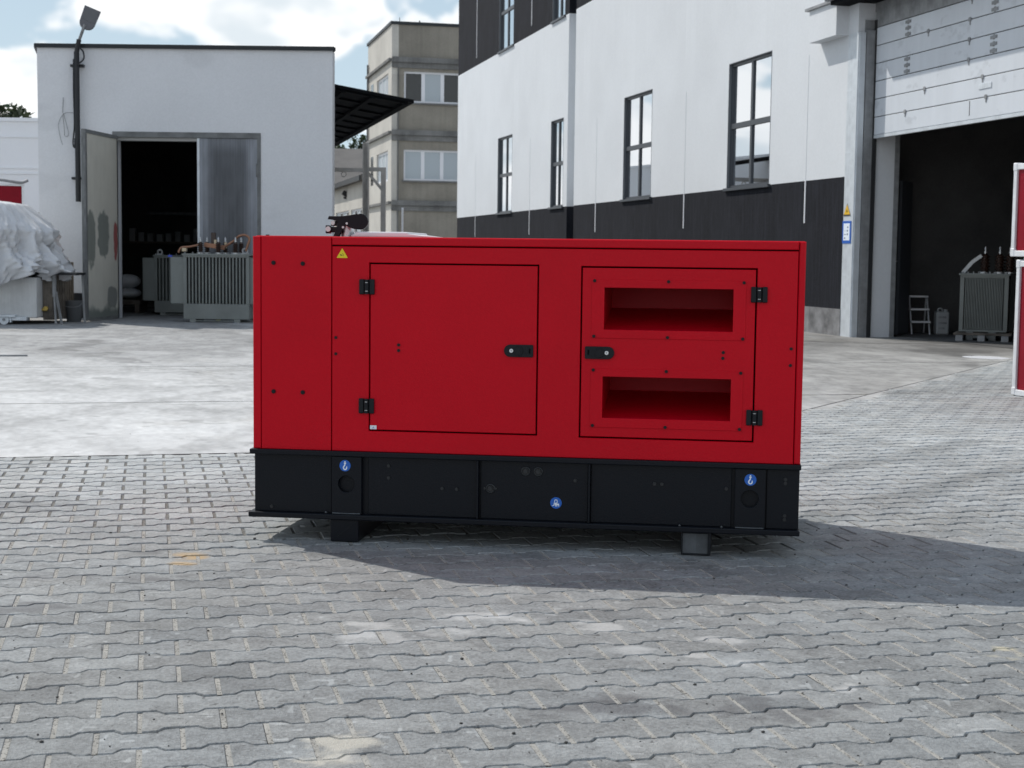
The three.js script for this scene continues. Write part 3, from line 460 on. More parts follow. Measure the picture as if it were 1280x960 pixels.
// ---------------------------------------------------------------- the office block, its low wing, and things between
const OFF = [-5.436, 0, -67];
{
  const o = thing('office_block', 'three storey grey brown office block with white windows and dark ledges', 'building', OFF, TH);
  const fw = [[0.55, 3.15], [4.3, 6.9], [8, 10.6]], rows = [[4.38, 5.74], [7.78, 9.15]], sw = [[-4.42, -1.0]];
{ // front, a bay at a time
    const acc = []; let x = 0.3;
    for (const [a, c] of fw) { acc.push(bx(x, a, 0, 11.15, -0.3, 0)); let y = 0; for (const [s, t] of rows) { acc.push(bx(a, c, y, s, -0.3, 0)); y = t; } acc.push(bx(a, c, y, 11.15, -0.3, 0)); x = c; }
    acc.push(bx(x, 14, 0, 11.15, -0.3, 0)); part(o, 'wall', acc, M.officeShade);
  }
  { // end wall, sunlight put into its paler render colour
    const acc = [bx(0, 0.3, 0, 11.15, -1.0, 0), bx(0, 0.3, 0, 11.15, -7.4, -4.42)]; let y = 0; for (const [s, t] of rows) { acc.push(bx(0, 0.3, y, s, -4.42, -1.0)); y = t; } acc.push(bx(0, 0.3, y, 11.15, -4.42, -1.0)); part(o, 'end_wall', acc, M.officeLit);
  }
  part(o, 'core', bx(0.32, 14, 0, 11.1, -7.4, -0.32), M.officeShade);
  part(o, 'roof', bx(-0.06, 14.05, 11.15, 11.28, -7.5, 0.06), M.flashing);
  for (const [y, h] of [[9.52, 0.22], [6.36, 0.22], [3.28, 0.22]]) part(o, 'ledge', [bx(-0.004, 14, y, y + h, 0.002, 0.16), bx(-0.14, -0.006, y + 0.06, y + h - 0.05, -7.4, 0.02), bx(0, 14, y - 0.24, y - 0.002, 0.001, 0.07)], M.ledge);
  for (const [a, c] of fw) for (const [s, t] of rows) {
    const f = 0.09, z = -0.1, m1 = a + (c - a) * 0.335, m2 = a + (c - a) * 0.665, w = part(o, 'window', [bx(a, c, s, s + f, z - 0.06, z), bx(a, c, t - f, t, z - 0.06, z), bx(a, a + f, s + f, t - f, z - 0.06, z), bx(c - f, c, s + f, t - f, z - 0.06, z), bx(m1 - f * 0.9, m1 + f * 0.9, s + f, t - f, z - 0.06, z), bx(m2 - f * 0.9, m2 + f * 0.9, s + f, t - f, z - 0.06, z)], M.whitePvc);
    [[a + f, m1 - f * 0.9], [m1 + f * 0.9, m2 - f * 0.9], [m2 + f * 0.9, c - f]].forEach(([p, q], i) => part(w, 'pane', bx(p, q, s + f, t - f, z - 0.05, z - 0.03), s > 7 && i !== 1 ? M.dirtyGlass : M.blind));
    part(w, 'sill', bx(a - 0.08, c + 0.08, s - 0.07, s, z, 0.09), M.ledge);
  }
  for (const [s, t] of rows) {
    const w = part(o, 'window', [bx(0.08, 0.14, s, s + 0.1, -4.42, -1.0), bx(0.08, 0.14, t - 0.1, t, -4.42, -1.0), ...[-4.42, -3.3, -2.15, -1.1].map((z) => bx(0.08, 0.14, s + 0.1, t - 0.1, z, z + 0.1))], M.whitePvc);
    for (const z of [-4.32, -3.2, -2.05]) part(w, 'pane', bx(0.1, 0.12, s + 0.1, t - 0.1, z, z + (z < -3 ? 1.02 : 1.05)), M.blind);
    part(o, 'small_window', bx(-0.01, 0.02, s, t, -6.3, -5.5), M.dirtyGlass);
  }
  part(o, 'drain_pipe', [bar([0.28, 0.2, 0.06], [0.28, 9.4, 0.06], 0.03), bar([-0.07, 0.2, -7.0], [-0.07, 10.2, -7.0], 0.05)], M.ledge);
  part(o, 'roof_fitting', [bar([1.4, 11.28, -1], [1.4, 11.5, -1], 0.03), bar([3.0, 11.28, -1], [3.0, 11.42, -1], 0.04), bar([0.5, 11.28, -1], [0.5, 11.6, -1], 0.015)], M.flashing);

  const w = thing('low_wing', 'low cream building with brown pitched roof beyond the steel gantry', 'building', [OFF[0] - S * 7.42, 0, OFF[2] - C * 7.42], TH);
  const ww = [[-6.2, -2.0], [-12.8, -7.1], [-18.5, -13.6]];
  const acc = []; let z = 0; for (const [a, c] of ww) { acc.push(bx(0, 0.3, 0, 4.75, c, z)); acc.push(bx(0, 0.3, 0, 1.9, a, c), bx(0, 0.3, 3.42, 4.75, a, c)); z = a; } acc.push(bx(0, 0.3, 0, 4.75, -26, z), bx(0.3, 8, 0, 4.75, -26, -25.7)); part(w, 'wall', acc, M.officeLit);
  const rs = new THREE.Shape(); rs.moveTo(-0.35, 4.72); rs.lineTo(-0.35, 4.95); rs.lineTo(4, 6.6); rs.lineTo(8.3, 4.95); rs.lineTo(8.3, 4.72); rs.closePath();
  part(w, 'roof', new THREE.ExtrudeGeometry(rs, { depth: 26, bevelEnabled: false }).translate(0, 0.032, -26.02), M.wingRoof); part(w, 'eave', bx(-0.42, -0.352, 4.7, 4.95, -26, 0), M.flashing);
  for (const [a, c] of ww) { const n = 4, f = part(w, 'window', [bx(0.06, 0.12, 1.9, 2.0, a, c), bx(0.06, 0.12, 3.32, 3.42, a, c), ...Array.from({ length: n + 1 }, (_, i) => { const zz = a + (c - a) * i / n; return bx(0.058, 0.122, 2.0, 3.32, Math.max(a, zz - 0.06), Math.min(c, zz + 0.06)); })], M.whitePvc); for (let i = 0; i < n; i++) part(f, 'pane', bx(0.08, 0.1, 2.0, 3.32, a + (c - a) * i / n + 0.06, a + (c - a) * (i + 1) / n - 0.06), i % 2 ? M.dirtyGlass : M.blind); }
  const hr = thing('brown_roofed_house', 'house with plain brown roof running crosswise behind the low wing', 'building', [-12.6, 0, -104]);
  part(hr, 'wall', bx(-6, 4.4, 0, 4.9, -7.6, 7.6), M.officeLit);
  const hs = new THREE.Shape(); hs.moveTo(-8, 4.7); hs.lineTo(0, 8.05); hs.lineTo(8, 4.7); hs.closePath();
  part(hr, 'roof', new THREE.ExtrudeGeometry(hs, { depth: 10.8, bevelEnabled: false }).rotateY(Math.PI / 2).translate(-6.2, 0.21, 0), M.wingRoof);
  const wl = thing('wall_lamp', 'small black floodlight on the cream wall of the low wing', 'lamp', [-8.95, 4.05, -82.2], TH);
  part(wl, 'lamp_head', rb(-0.5, -0.1, 0.0, 0.25, -0.2, 0.2, 0.03).rotateZ(-0.6), M.blackPole); part(wl, 'lamp_arm', [bar([-0.3, 0.1, 0], [0.35, -0.15, 0], 0.05), bar([-0.05, -0.05, 0], [-0.05, -0.6, 0], 0.025)], M.blackPole);

  // steel gantry
  const g = thing('steel_gantry', 'tall faded steel gantry post with braced cross arm before the office block', 'gantry', [-3.72, 0, -38]);
  part(g, 'post', [bx(-0.075, -0.045, 0, 3.9, -0.09, 0.09), bx(0.045, 0.075, 0, 3.9, -0.09, 0.09), bx(-0.045, 0.045, 0, 3.9, -0.02, 0.02)], M.rustSteel);
  part(g, 'post', [bx(0.38, 0.50, 0, 3.19, -0.06, 0.06)], M.rustSteel);
  part(g, 'cross_arm', [bx(-1.6, -0.077, 3.17, 3.27, -0.05, 0.05), bx(0.077, 0.50, 3.192, 3.29, -0.05, 0.05)], M.rustSteel);
  part(g, 'brace', beam([0.06, 3.15, 0.0], [0.40, 2.75, 0.0], 0.06, 0.07), M.rustSteel);
  part(g, 'base_clamp', [rb(0.34, 0.54, 1.38, 1.5, -0.1, 0.1, 0.01), bx(-0.12, 0.12, 1.38, 1.48, -0.1, 0.1)], M.flashing);
  part(g, 'hook_ring', new THREE.TorusGeometry(0.06, 0.012, 8, 16).translate(-0.55, 3.11, 0), M.rustSteel);
  single('thin_pole', 'thin white upright pole with dark tip in front of the office block', 'pole', [bar([0, 0, 0], [0, 2.34, 0], 0.028, 10), cyl(0.035, 0.08, 10).translate(0, 2.38, 0)], M.whitePvc, [-3.09, 0, -42]);
}

// ---------------------------------------------------------------- white hall, stacked boxes and wood at the edge of the yard
{
  const h = thing('white_hall', 'plain white membrane hall beside the rendered shed', 'building', [-9.2, 0, -36]);
  part(h, 'wall', [bx(-16, 1.4, 0, 4.16, -14, 0)], M.hallWhite); part(h, 'top_rail', [bx(-16.05, 1.45, 4.16, 4.24, -14.05, 0.05)], M.hallWhite);
  for (const y of [3.78, 3.05, 2.92]) part(h, 'seam', bx(-16, 1.4, y, y + 0.035, 0.001, 0.03), M.hallWhite);

  const redBox = (name, label, pos, turn, W, Hh, D) => {
    const b = thing(name, label, 'container', pos, turn, undefined), e = 0.05, g = [];
    part(b, 'panel', bx(e * 0.4, W - e * 0.4, e * 0.4, Hh - e * 0.4, -D + e * 0.4, -e * 0.4), M.boxRed);
    for (const y of [0, Hh - e]) { g.push(rb(0, W, y, y + e, -e, 0, 0.006), rb(0, W, y, y + e, -D, -D + e, 0.006), rb(0, e, y, y + e, -D + e, -e, 0.006), rb(W - e, W, y, y + e, -D + e, -e, 0.006)); }
    for (const x of [0, W - e]) for (const z of [-e, -D]) g.push(rb(x, x + e, e, Hh - e, z, z + e, 0.006));
    part(b, 'metal_frame', g, M.alu); part(b, 'corner_piece', [0, Hh].flatMap((y) => [[0, 0], [W, 0], [0, -D], [W, -D]].map(([x, z]) => rb(x - 0.03 + (x ? -0.03 : 0.03) , x + 0.03 + (x ? -0.03 : 0.03), y - 0.035 + (y ? -0.03 : 0.035), y + 0.035 + (y ? -0.03 : 0.035), z - 0.03 + (z ? 0.03 : -0.03), z + 0.03 + (z ? 0.03 : -0.03), 0.008).translate(x ? 0.004 : -0.004, y ? 0.004 : 0, z ? -0.004 : 0.004))), M.alu);
    return b;
  };
  // beside the gate: the long side faces the yard
  redBox('red_box', 'lower red panelled box in a pale metal frame standing before the gateway', [4.283, 0.004, -12.871], WTURN, 2.4, 1.145, 1.2);
  redBox('red_box', 'upper red panelled box in a pale metal frame stacked before the gateway', [4.283 - 0.10 * S, 1.185, -12.871 - 0.10 * C], WTURN, 2.5, 0.785, 1.25);
  single('spacer_rail', 'pale metal rail between the two stacked red boxes', 'rail', [rb(0.05, 2.3, 0, 0.036, -1.1, -0.06, 0.004)], M.alu, [4.283, 1.1495, -12.871], WTURN);
  // behind the tarpaulin
  redBox('red_crate', 'red panelled crate in grey metal frame behind the tarpaulin, uppermost of two', [-11.25, 1.58, -29.5], TH + 0.09, 1.64, 0.86, 1.1);
  redBox('red_crate', 'red crate under another one, mostly hidden behind the tarpaulin', [-11.25, 0.0, -29.5], TH + 0.09, 1.64, 1.56, 1.1);
  single('rail_tube', 'bent grey tube lying along the top of the red crate', 'tube', tube([[-11.2, 2.5, -29.58], [-10.6, 2.52, -29.74], [-10.1, 2.5, -29.85], [-9.72, 2.46, -29.95], [-9.6, 2.5, -29.95]], 0.03), M.galvaDark);
  const wd = thing('timber_stack', 'brown weathered timber stack beside the red crates', 'timber', [-9.60, 0, -30.1], TH);
  for (let k = 0; k < 8; k++) part(wd, 'board', rb(0.0, 0.62 - 0.03 * (k % 3), k * 0.24, k * 0.24 + 0.2, -1.2, 0.02 * (k % 2), 0.01), M.oldWood);
}

// ---------------------------------------------------------------- transformers
function insulator(x, y, z, h, r) {
  const pts = [[0.001, 0], [r, 0]]; const n = 5; for (let i = 0; i < n; i++) { const y0 = h * (0.08 + 0.62 * i / n), d = h * 0.62 / n; pts.push([r * 0.62, y0], [r * 0.62, y0 + d * 0.3], [r, y0 + d * 0.55], [r * 0.95, y0 + d * 0.75]); } pts.push([r * 0.5, h * 0.72], [r * 0.5, h * 0.76], [0.001, h * 0.78]);
  return new THREE.LatheGeometry(pts.map(([a, b]) => new THREE.Vector2(a, b)), 14).translate(x, y, z);
}
function transformer(label, pos, turn, o) {
  const t = thing('transformer', label, 'transformer', pos, turn, undefined), { W, D, y0, f0, f1, top, side, n } = o;
  part(t, 'tank', [bx(0.05, W - 0.05, y0, top - 0.03, -D, -0.12), rb(0, W, y0, f0, -D - 0.04, 0.0, 0.008), bx(0, W, f1, top - 0.03, -D, -0.002), bx(0, 0.055, f0, f1, -D, 0), bx(W - 0.055, W, f0, f1, -D, 0)], M.trafo);
  for (let k = 0; k < n; k++) { const x = 0.07 + (W - 0.14) * (k + 0.5) / n; part(t, 'fin', rb(x - (o.fw || 0.011), x + (o.fw || 0.011), f0, f1, -0.12, 0.004, 0.003), M.trafo); }
  const sf = []; for (const sx of side) { const m = 9; for (let k = 0; k < m; k++) { const z = -0.04 - (D - 0.08) * (k + 0.5) / m; part(t, 'side_fin', rb(sx < 0 ? -0.22 : W - 0.02, sx < 0 ? 0.02 : W + 0.22, f0 + 0.01, f1, z - 0.012, z + 0.012, 0.003), M.trafo); } part(t, 'side_fin', rb(sx < 0 ? -0.21 : W - 0.02, sx < 0 ? 0.02 : W + 0.21, f0, f1, -0.065, -0.04, 0.003), M.trafo); }
  const lid = part(t, 'lid', [rb(-0.02, W + 0.02, top - 0.028, top, -D - 0.03, 0.02, 0.004), bx(0.0, W, top - 0.05, top - 0.0285, -D, 0.01)], M.trafo);
  for (let k = 0; k < 9; k++) part(lid, 'bolt', cyl(0.012, 0.03, 8).translate(0.03 + (W - 0.06) * k / 8, top + 0.01, 0.0), M.galvaDark);
  for (const [x, z] of o.bushings || []) { const i = part(t, 'bushing', insulator(x, top, z, o.bh, o.br), M.insulator); part(i, 'terminal', [cyl(0.012, o.bh * 0.3, 8).translate(x, top + o.bh * 0.9, z), cyl(0.022, 0.02, 8).translate(x, top + o.bh * 0.84, z), cyl(0.004, 0.04, 8, 0.02).translate(x, top + o.bh * 1.02, z)], M.steel); part(i, 'bushing_flange', cyl(o.br * 1.25, 0.02, 14).translate(x, top + 0.01, z), M.steel); }
  for (const [x, z] of o.eyes || []) part(t, 'lifting_eye', [new THREE.TorusGeometry(0.04, 0.014, 8, 14).translate(x, top + 0.05, z), rb(x - 0.06, x + 0.06, top, top + 0.02, z - 0.02, z + 0.02, 0.004)], M.trafoPale);
  part(t, 'foot_rail', [rb(0.1, 0.2, 0.0, y0, -D, 0.0, 0.004), rb(W - 0.25, W - 0.15, 0.0, y0, -D, 0.0, 0.004), rb(0.2, W - 0.25, y0 * 0.3, y0 * 0.6, -0.04, 0.0, 0.002)], M.trafo);
  return t;
}
{
  const a = transformer('grey green finned transformer with copper bars before the closed shed door leaf', [-5.345, 0, -24.45], 0, { W: 1.07, D: 0.62, y0: 0.05, f0: 0.30, f1: 1.05, top: 1.11, side: [-1, 1], n: 17, bushings: [[0.25, -0.16], [0.54, -0.16], [0.82, -0.16], [0.3, -0.45], [0.6, -0.45], [0.86, -0.45]], bh: 0.25, br: 0.05, eyes: [[0.95, -0.3]] });
  part(a, 'copper_bar', [beam([0.28, 1.26, -0.3], [0.62, 1.21, -0.3], 0.03, 0.07), tube([[0.62, 1.23, -0.3], [0.78, 1.33, -0.28], [0.86, 1.40, -0.25], [0.96, 1.42, -0.25], [1.03, 1.36, -0.25], [1.0, 1.25, -0.25], [0.97, 1.16, -0.25]], 0.022), tube([[-0.12, 1.12, -0.2], [-0.08, 1.2, -0.22], [0.05, 1.22, -0.25], [0.2, 1.25, -0.25]], 0.02)], M.copper);
  M.brass = std({ name: 'pale_brass', color: lin(0.5, 0.42, 0.3), roughness: 0.4, metalness: 0.5 });
  for (const k of [rb(-0.06, 0.02, 1.14, 1.2, -0.25, -0.17, 0.01), rb(0.43, 0.47, 1.2, 1.34, -0.4, -0.36, 0.005), rb(0.6, 0.64, 1.2, 1.3, -0.4, -0.36, 0.005)]) part(a, 'cable_lug', k, M.brass);
  part(a, 'terminal_plate', [rb(0.36, 0.44, 1.2, 1.46, -0.5, -0.46, 0.01)], M.insulator);
  part(a, 'caster', [cyl(0.04, 0.05, 14).rotateX(Math.PI / 2).translate(0.55, 0.045, -0.1)], std({ name: 'yellowish_wheel', color: lin(0.45, 0.45, 0.2), roughness: 0.5 }));
  transformer('grey green transformer inside the shed doorway, seen past the one with copper bars', [-6.41, 0, -26.95], 0, { W: 1.05, D: 0.6, y0: 0.05, f0: 0.26, f1: 1.02, top: 1.075, side: [-1], n: 15, eyes: [[0.06, -0.2], [0.9, -0.2]], bh: 0.2, br: 0.05 });
  single('blue_tag', 'small blue tag on the edge of the transformer in the doorway', 'tag', rb(0, 0.07, 0, 0.03, 0, 0.02, 0.004), std({ name: 'blue_tag', color: lin(0.02, 0.06, 0.5), roughness: 0.4 }), [-5.62, 1.05, -24.6]);
  const g = transformer('grey ribbed transformer on a pallet in the mouth of the gateway', [6.40, 0.0, -21.62], -0.36, { W: 0.66, D: 0.62, y0: 0.13, f0: 0.16, f1: 0.90, top: 0.965, side: [], n: 24, fw: 0.0065, bushings: [[0.32, -0.2], [0.52, -0.2], [0.66, -0.22], [0.3, -0.5]], bh: 0.36, br: 0.075, eyes: [] });
  part(g, 'bent_terminal', [beam([0.02, 0.97, -0.15], [0.14, 1.12, -0.15], 0.03, 0.05), beam([0.14, 1.12, -0.15], [0.27, 1.22, -0.15], 0.03, 0.05)], M.trafoPale);
  const p = thing('pallet', 'low grey pallet under the ribbed transformer in the gateway', 'pallet', [6.33, 0, -21.50], -0.36);
  for (const x of [0.0, 0.30, 0.62]) part(p, 'bearer', rb(x, x + 0.1, 0.004, 0.09, -0.75, 0.1, 0.005), M.galvaDark);
  for (let k = 0; k < 4; k++) part(p, 'deck_board', rb(-0.03, 0.75, 0.092, 0.118, 0.0 - k * 0.22, 0.1 - k * 0.22, 0.003), M.oldWood);
}

// ---------------------------------------------------------------- things in the gateway hall
{
  const st = thing('step_stool', 'small three step pale metal stool inside the dark gateway', 'step stool', [6.13, 0, -23.2], -0.1);
  for (const [y, z] of [[0.18, 0.0], [0.37, -0.14], [0.565, -0.28]]) part(st, 'step', rb(0, 0.29, y, y + 0.03, z - 0.12, z + 0.06, 0.006), M.alu);
  part(st, 'leg', [bar([0.28, 0, 0.06], [0.28, 0.58, -0.3], 0.013), bar([0.01, 0, 0.06], [0.01, 0.58, -0.3], 0.013)], M.alu); part(st, 'leg', [bar([0.28, 0, -0.5], [0.28, 0.58, -0.36], 0.013), bar([0.01, 0, -0.5], [0.01, 0.58, -0.36], 0.013)], M.alu);
  const c = thing('canister', 'milky white plastic canister beside the step stool', 'canister', [6.6, 0, -23.2], -0.1);
  part(c, 'body', rb(-0.1, 0.1, 0.006, 0.36, -0.12, 0.12, 0.03, 3), M.canister); part(c, 'cap', cyl(0.03, 0.04, 14).translate(0.05, 0.375, 0.05), M.canister); part(c, 'grip', tube([[-0.06, 0.35, 0], [-0.05, 0.4, 0], [0.0, 0.4, 0], [0.01, 0.35, 0]], 0.012, 12), M.canister);
  part(c, 'relief_panel', [rb(-0.07, 0.05, 0.26, 0.29, 0.12, 0.124, 0.001), rb(-0.06, 0.06, 0.17, 0.2, 0.12, 0.124, 0.001), rb(-0.06, 0.03, 0.09, 0.12, 0.12, 0.124, 0.001)], M.galvaDark);
  transformer('dark shadowed transformer with wrapped top deep inside the gateway', [6.75, 0, -24.6], 0, { W: 1.1, D: 0.7, y0: 0.08, f0: 0.3, f1: 1.15, top: 1.25, side: [], n: 12, bushings: [[0.5, -0.2], [0.8, -0.2]], bh: 0.3, br: 0.05, eyes: [[0.25, -0.1]] });
  single('floor_patch', 'white powder spill on the concrete before the gateway', 'spill', (() => { const s = new THREE.Shape(); for (let k = 0; k < 26; k++) { const a = k / 26 * Math.PI * 2, r = 0.8 + 0.35 * vn(k * 0.9, 3.3); const p = [0.22 * r * Math.cos(a), 0.26 * r * Math.sin(a)]; k ? s.lineTo(...p) : s.moveTo(...p); } return new THREE.ExtrudeGeometry(s, { depth: 0.003, bevelEnabled: true, bevelSize: 0.03, bevelThickness: 0.002, bevelSegments: 2 }).rotateX(-Math.PI / 2); })(), M.whitePvc, [5.62, -0.001, -17.85], 0.3);
}
// cloth over something: rings from the crown to a ragged hem, folds deepening downwards
function cloth(cx, cz, ax, az, prof, hem, fold, seed, nexp = 3.2) {
  const NU = 220, NV = 90, P = [], I = [];
  for (let j = 0; j <= NV; j++) for (let i = 0; i <= NU; i++) {
    const s = j / NV, ph = i / NU * Math.PI * 2, c = Math.cos(ph), n = Math.sin(ph), se = Math.pow(Math.pow(Math.abs(c), nexp) + Math.pow(Math.abs(n), nexp), -1 / nexp);
    let k = 0; while (k < prof.length - 2 && s > prof[k + 1][0]) k++;
    const t = clamp((s - prof[k][0]) / (prof[k + 1][0] - prof[k][0])), tt = t * t * (3 - 2 * t); let r = mix(prof[k][1], prof[k + 1][1], t), h = mix(prof[k][2], prof[k + 1][2], t);
    const cu = 5 + 5 * Math.cos(ph), cv = 5 + 5 * Math.sin(ph), am = fold * smooth(0.15, 0.75, s);
    const f1 = fbm(cu * 1.3 + seed, cv * 1.3 + h * 1.6, 3) - 0.5, rg = 1 - Math.abs(2 * fbm(cu * 1.7 + h * 2.2 + seed, cv * 1.7 - h * 1.8, 3) - 1), rg2 = 1 - Math.abs(2 * fbm(cu * 3.6 - h * 4.0, cv * 3.6 + h * 3.0 + seed, 2) - 1);
    r += am * (1.0 * f1 + 0.85 * (rg - 0.8) + 0.16 * (rg2 - 0.8)); h += 0.06 * (fbm(cu * 2 + 3, cv * 2 + s * 5, 3) - 0.5) * smooth(0, 0.4, s) + 0.03 * (fbm(r * 5 * c + 9, r * 5 * n + seed, 3) - 0.5);
    h += hem(ph) * smooth(0.72, 1.0, s) * (1) * (s);
    P.push(cx + ax * r * se * c, h, cz + az * r * se * n);
  }
  for (let j = 0; j < NV; j++) for (let i = 0; i < NU; i++) { const a = j * (NU + 1) + i, b = a + 1, c = a + NU + 1, d = c + 1; I.push(a, b, d, a, d, c); }
  const g = new THREE.BufferGeometry(); g.setAttribute('position', new THREE.Float32BufferAttribute(P, 3)); g.setIndex(I); g.computeVertexNormals(); return g;
}
{
  const m = thing('wrapped_machine', 'pale grey metal machine on small wheels under the tarpaulin', 'machine', [-8.42, 0, -23.6]);
  part(m, 'body', [rb(-1.1, 1.14, 0.10, 0.72, -0.9, 0.55, 0.02), rb(-0.9, 0.9, 0.72, 1.3, -0.7, 0.3, 0.02)], M.trafoPale); part(m, 'panel_seam', bx(0.32, 0.335, 0.12, 0.71, 0.548, 0.553), M.galvaDark);
  part(m, 'base_rail', [rb(-1.15, 1.0, 0.06, 0.12, 0.45, 0.62, 0.01), rb(-1.15, 1.0, 0.06, 0.12, -0.9, -0.75, 0.01)], M.galva);
  for (const x of [-0.8, 0.66]) { const w = part(m, 'wheel', cyl(0.075, 0.07, 18).rotateX(Math.PI / 2).translate(x, 0.075, 0.6), M.galva); part(w, 'axle', disc(x, 0.075, 0.645, 0.02, 0.02), M.galvaDark); part(m, 'wheel_bracket', [rb(x - 0.18, x + 0.18, 0.11, 0.15, 0.5, 0.66, 0.01), rb(x - 0.11, x - 0.09, 0.03, 0.13, 0.56, 0.64, 0.004), rb(x + 0.09, x + 0.11, 0.03, 0.13, 0.56, 0.64, 0.004)], M.galva); }
  part(m, 'valve', [bar([1.14, 0.22, 0.3], [1.22, 0.22, 0.3], 0.022), disc(1.2, 0.24, 0.3, 0.035, 0.05)], std({ name: 'brass', color: lin(0.5, 0.36, 0.1), metalness: 0.6, roughness: 0.4 }));
  part(m, 'slatted_side', Array.from({ length: 9 }, (_, k) => rb(1.145, 1.30, 0.06, 0.95, -0.86 + k * 0.13, -0.77 + k * 0.13, 0.006)), M.oldWood);
  single('tarpaulin', 'crumpled grey white tarpaulin tied over the pale machine', 'tarpaulin', cloth(-8.42, -23.62, 1.25, 1.0,
    [[0, 0, 1.93], [0.12, 0.3, 1.90], [0.26, 0.62, 1.84], [0.40, 0.92, 1.50], [0.46, 0.97, 1.43], [0.58, 0.94, 1.22], [0.66, 0.93, 1.10], [0.78, 1.01, 0.98], [0.88, 1.04, 0.84], [1, 0.99, 0.66]],
    (ph) => 0.17 * Math.exp(-Math.pow((ph - 0.62) / 0.22, 2)) - 0.10 * Math.exp(-Math.pow((ph - 1.08) / 0.16, 2)) + 0.12 * Math.exp(-Math.pow((ph - 1.6) / 0.3, 2)) + 0.10 * (fbm(4 + 6 * Math.cos(ph), 6 * Math.sin(ph), 3) - 0.5), 0.46, 11.3), M.tarp);
  const tb = thing('work_table', 'narrow dark steel trestle table beside the tarpaulin', 'table', [-7.12, 0, -23.3]);
  part(tb, 'table_top', rb(0, 0.38, 0.755, 0.795, -0.5, 0, 0.005), M.blackPole); part(tb, 'leg', [beam([0.03, 0.755, -0.02], [0.03, 0.42, -0.02], 0.05, 0.05), beam([0.03, 0.42, -0.02], [0.06, 0.004, 0.02], 0.03, 0.03)], M.galvaDark); part(tb, 'leg', beam([0.05, 0.5, -0.02], [0.15, 0.004, 0.03], 0.03, 0.03), M.galvaDark); part(tb, 'leg', beam([0.34, 0.755, -0.46], [0.36, 0.004, -0.5], 0.03, 0.03), M.galvaDark);
  const cup = thing('paper_roll', 'small white crumpled paper roll on the dark table', 'roll', [-7.02, 0.795, -23.36]); part(cup, 'roll', cyl(0.055, 0.11, 16).rotateZ(Math.PI / 2).rotateY(0.5).translate(0, 0.055, 0), M.whiteSheet); part(cup, 'loose_sheet', new THREE.BoxGeometry(0.14, 0.012, 0.1).rotateZ(-0.3).translate(0.12, 0.03, 0), M.whiteSheet);
  const bk = thing('bucket', 'dark grey bucket on the ground under the trestle table', 'bucket', [-7.02, 0, -24.1]); part(bk, 'pail', [new THREE.LatheGeometry([[0.001, 0.0], [0.11, 0.0], [0.15, 0.33], [0.158, 0.335], [0.15, 0.34], [0.142, 0.33], [0.105, 0.02], [0.001, 0.02]].map(([a, b]) => new THREE.Vector2(a, b)), 24)], M.bucket); part(bk, 'bail', tube([[-0.15, 0.32, 0], [-0.1, 0.25, 0.12], [0.1, 0.25, 0.12], [0.15, 0.32, 0]], 0.006, 16), M.galvaDark);
  single('steel_bar', 'flat grey steel bar lying on the pale concrete', 'bar', rb(-1.2, 0.36, 0.001, 0.018, -0.02, 0.02, 0.004), M.galvaDark, [-5.57, 0, -16.1], TH);
  // inside the shed
  const sk = thing('sack_pile', 'grey sacks on a low pallet inside the dark shed', 'sack', [-7.15, 0, -28.0]); part(sk, 'sack', [new THREE.SphereGeometry(0.24, 20, 14).scale(1, 0.55, 0.9).translate(0, 0.58, 0)], M.tarp); part(sk, 'sack', [new THREE.SphereGeometry(0.24, 20, 14).scale(1, 0.4, 0.9).translate(0.02, 0.36, 0.02)], M.tarp); part(sk, 'pallet', [rb(-0.3, 0.3, 0.16, 0.24, -0.3, 0.3, 0.006), rb(-0.28, -0.2, 0.004, 0.16, -0.3, 0.3, 0.006), rb(0.2, 0.28, 0.004, 0.16, -0.3, 0.3, 0.006)], M.oldWood);
  const shf = thing('tool_shelf', 'dim wall shelf with jars along the back of the shed', 'shelf', [-7.6, 1.30, -31.4]); part(shf, 'board', rb(-0.5, 1.9, 0, 0.04, -0.3, 0, 0.004), M.oldWood); const rr = rng(4); for (let k = 0; k < 12; k++) { const x = -0.4 + k * 0.19, h = 0.14 + 0.14 * rr(); part(shf, 'jar', rb(x, x + 0.12, 0.04, 0.04 + h, -0.22, -0.08, 0.01), k % 3 ? M.galvaDark : M.canister); }
  single('strip_light', 'long unlit strip light fitting inside the dark shed', 'light fitting', [rb(-0.9, 0.9, 0, 0.06, -0.05, 0.05, 0.008)], M.dullSteel, [-6.6, 1.88, -31.0]);
}

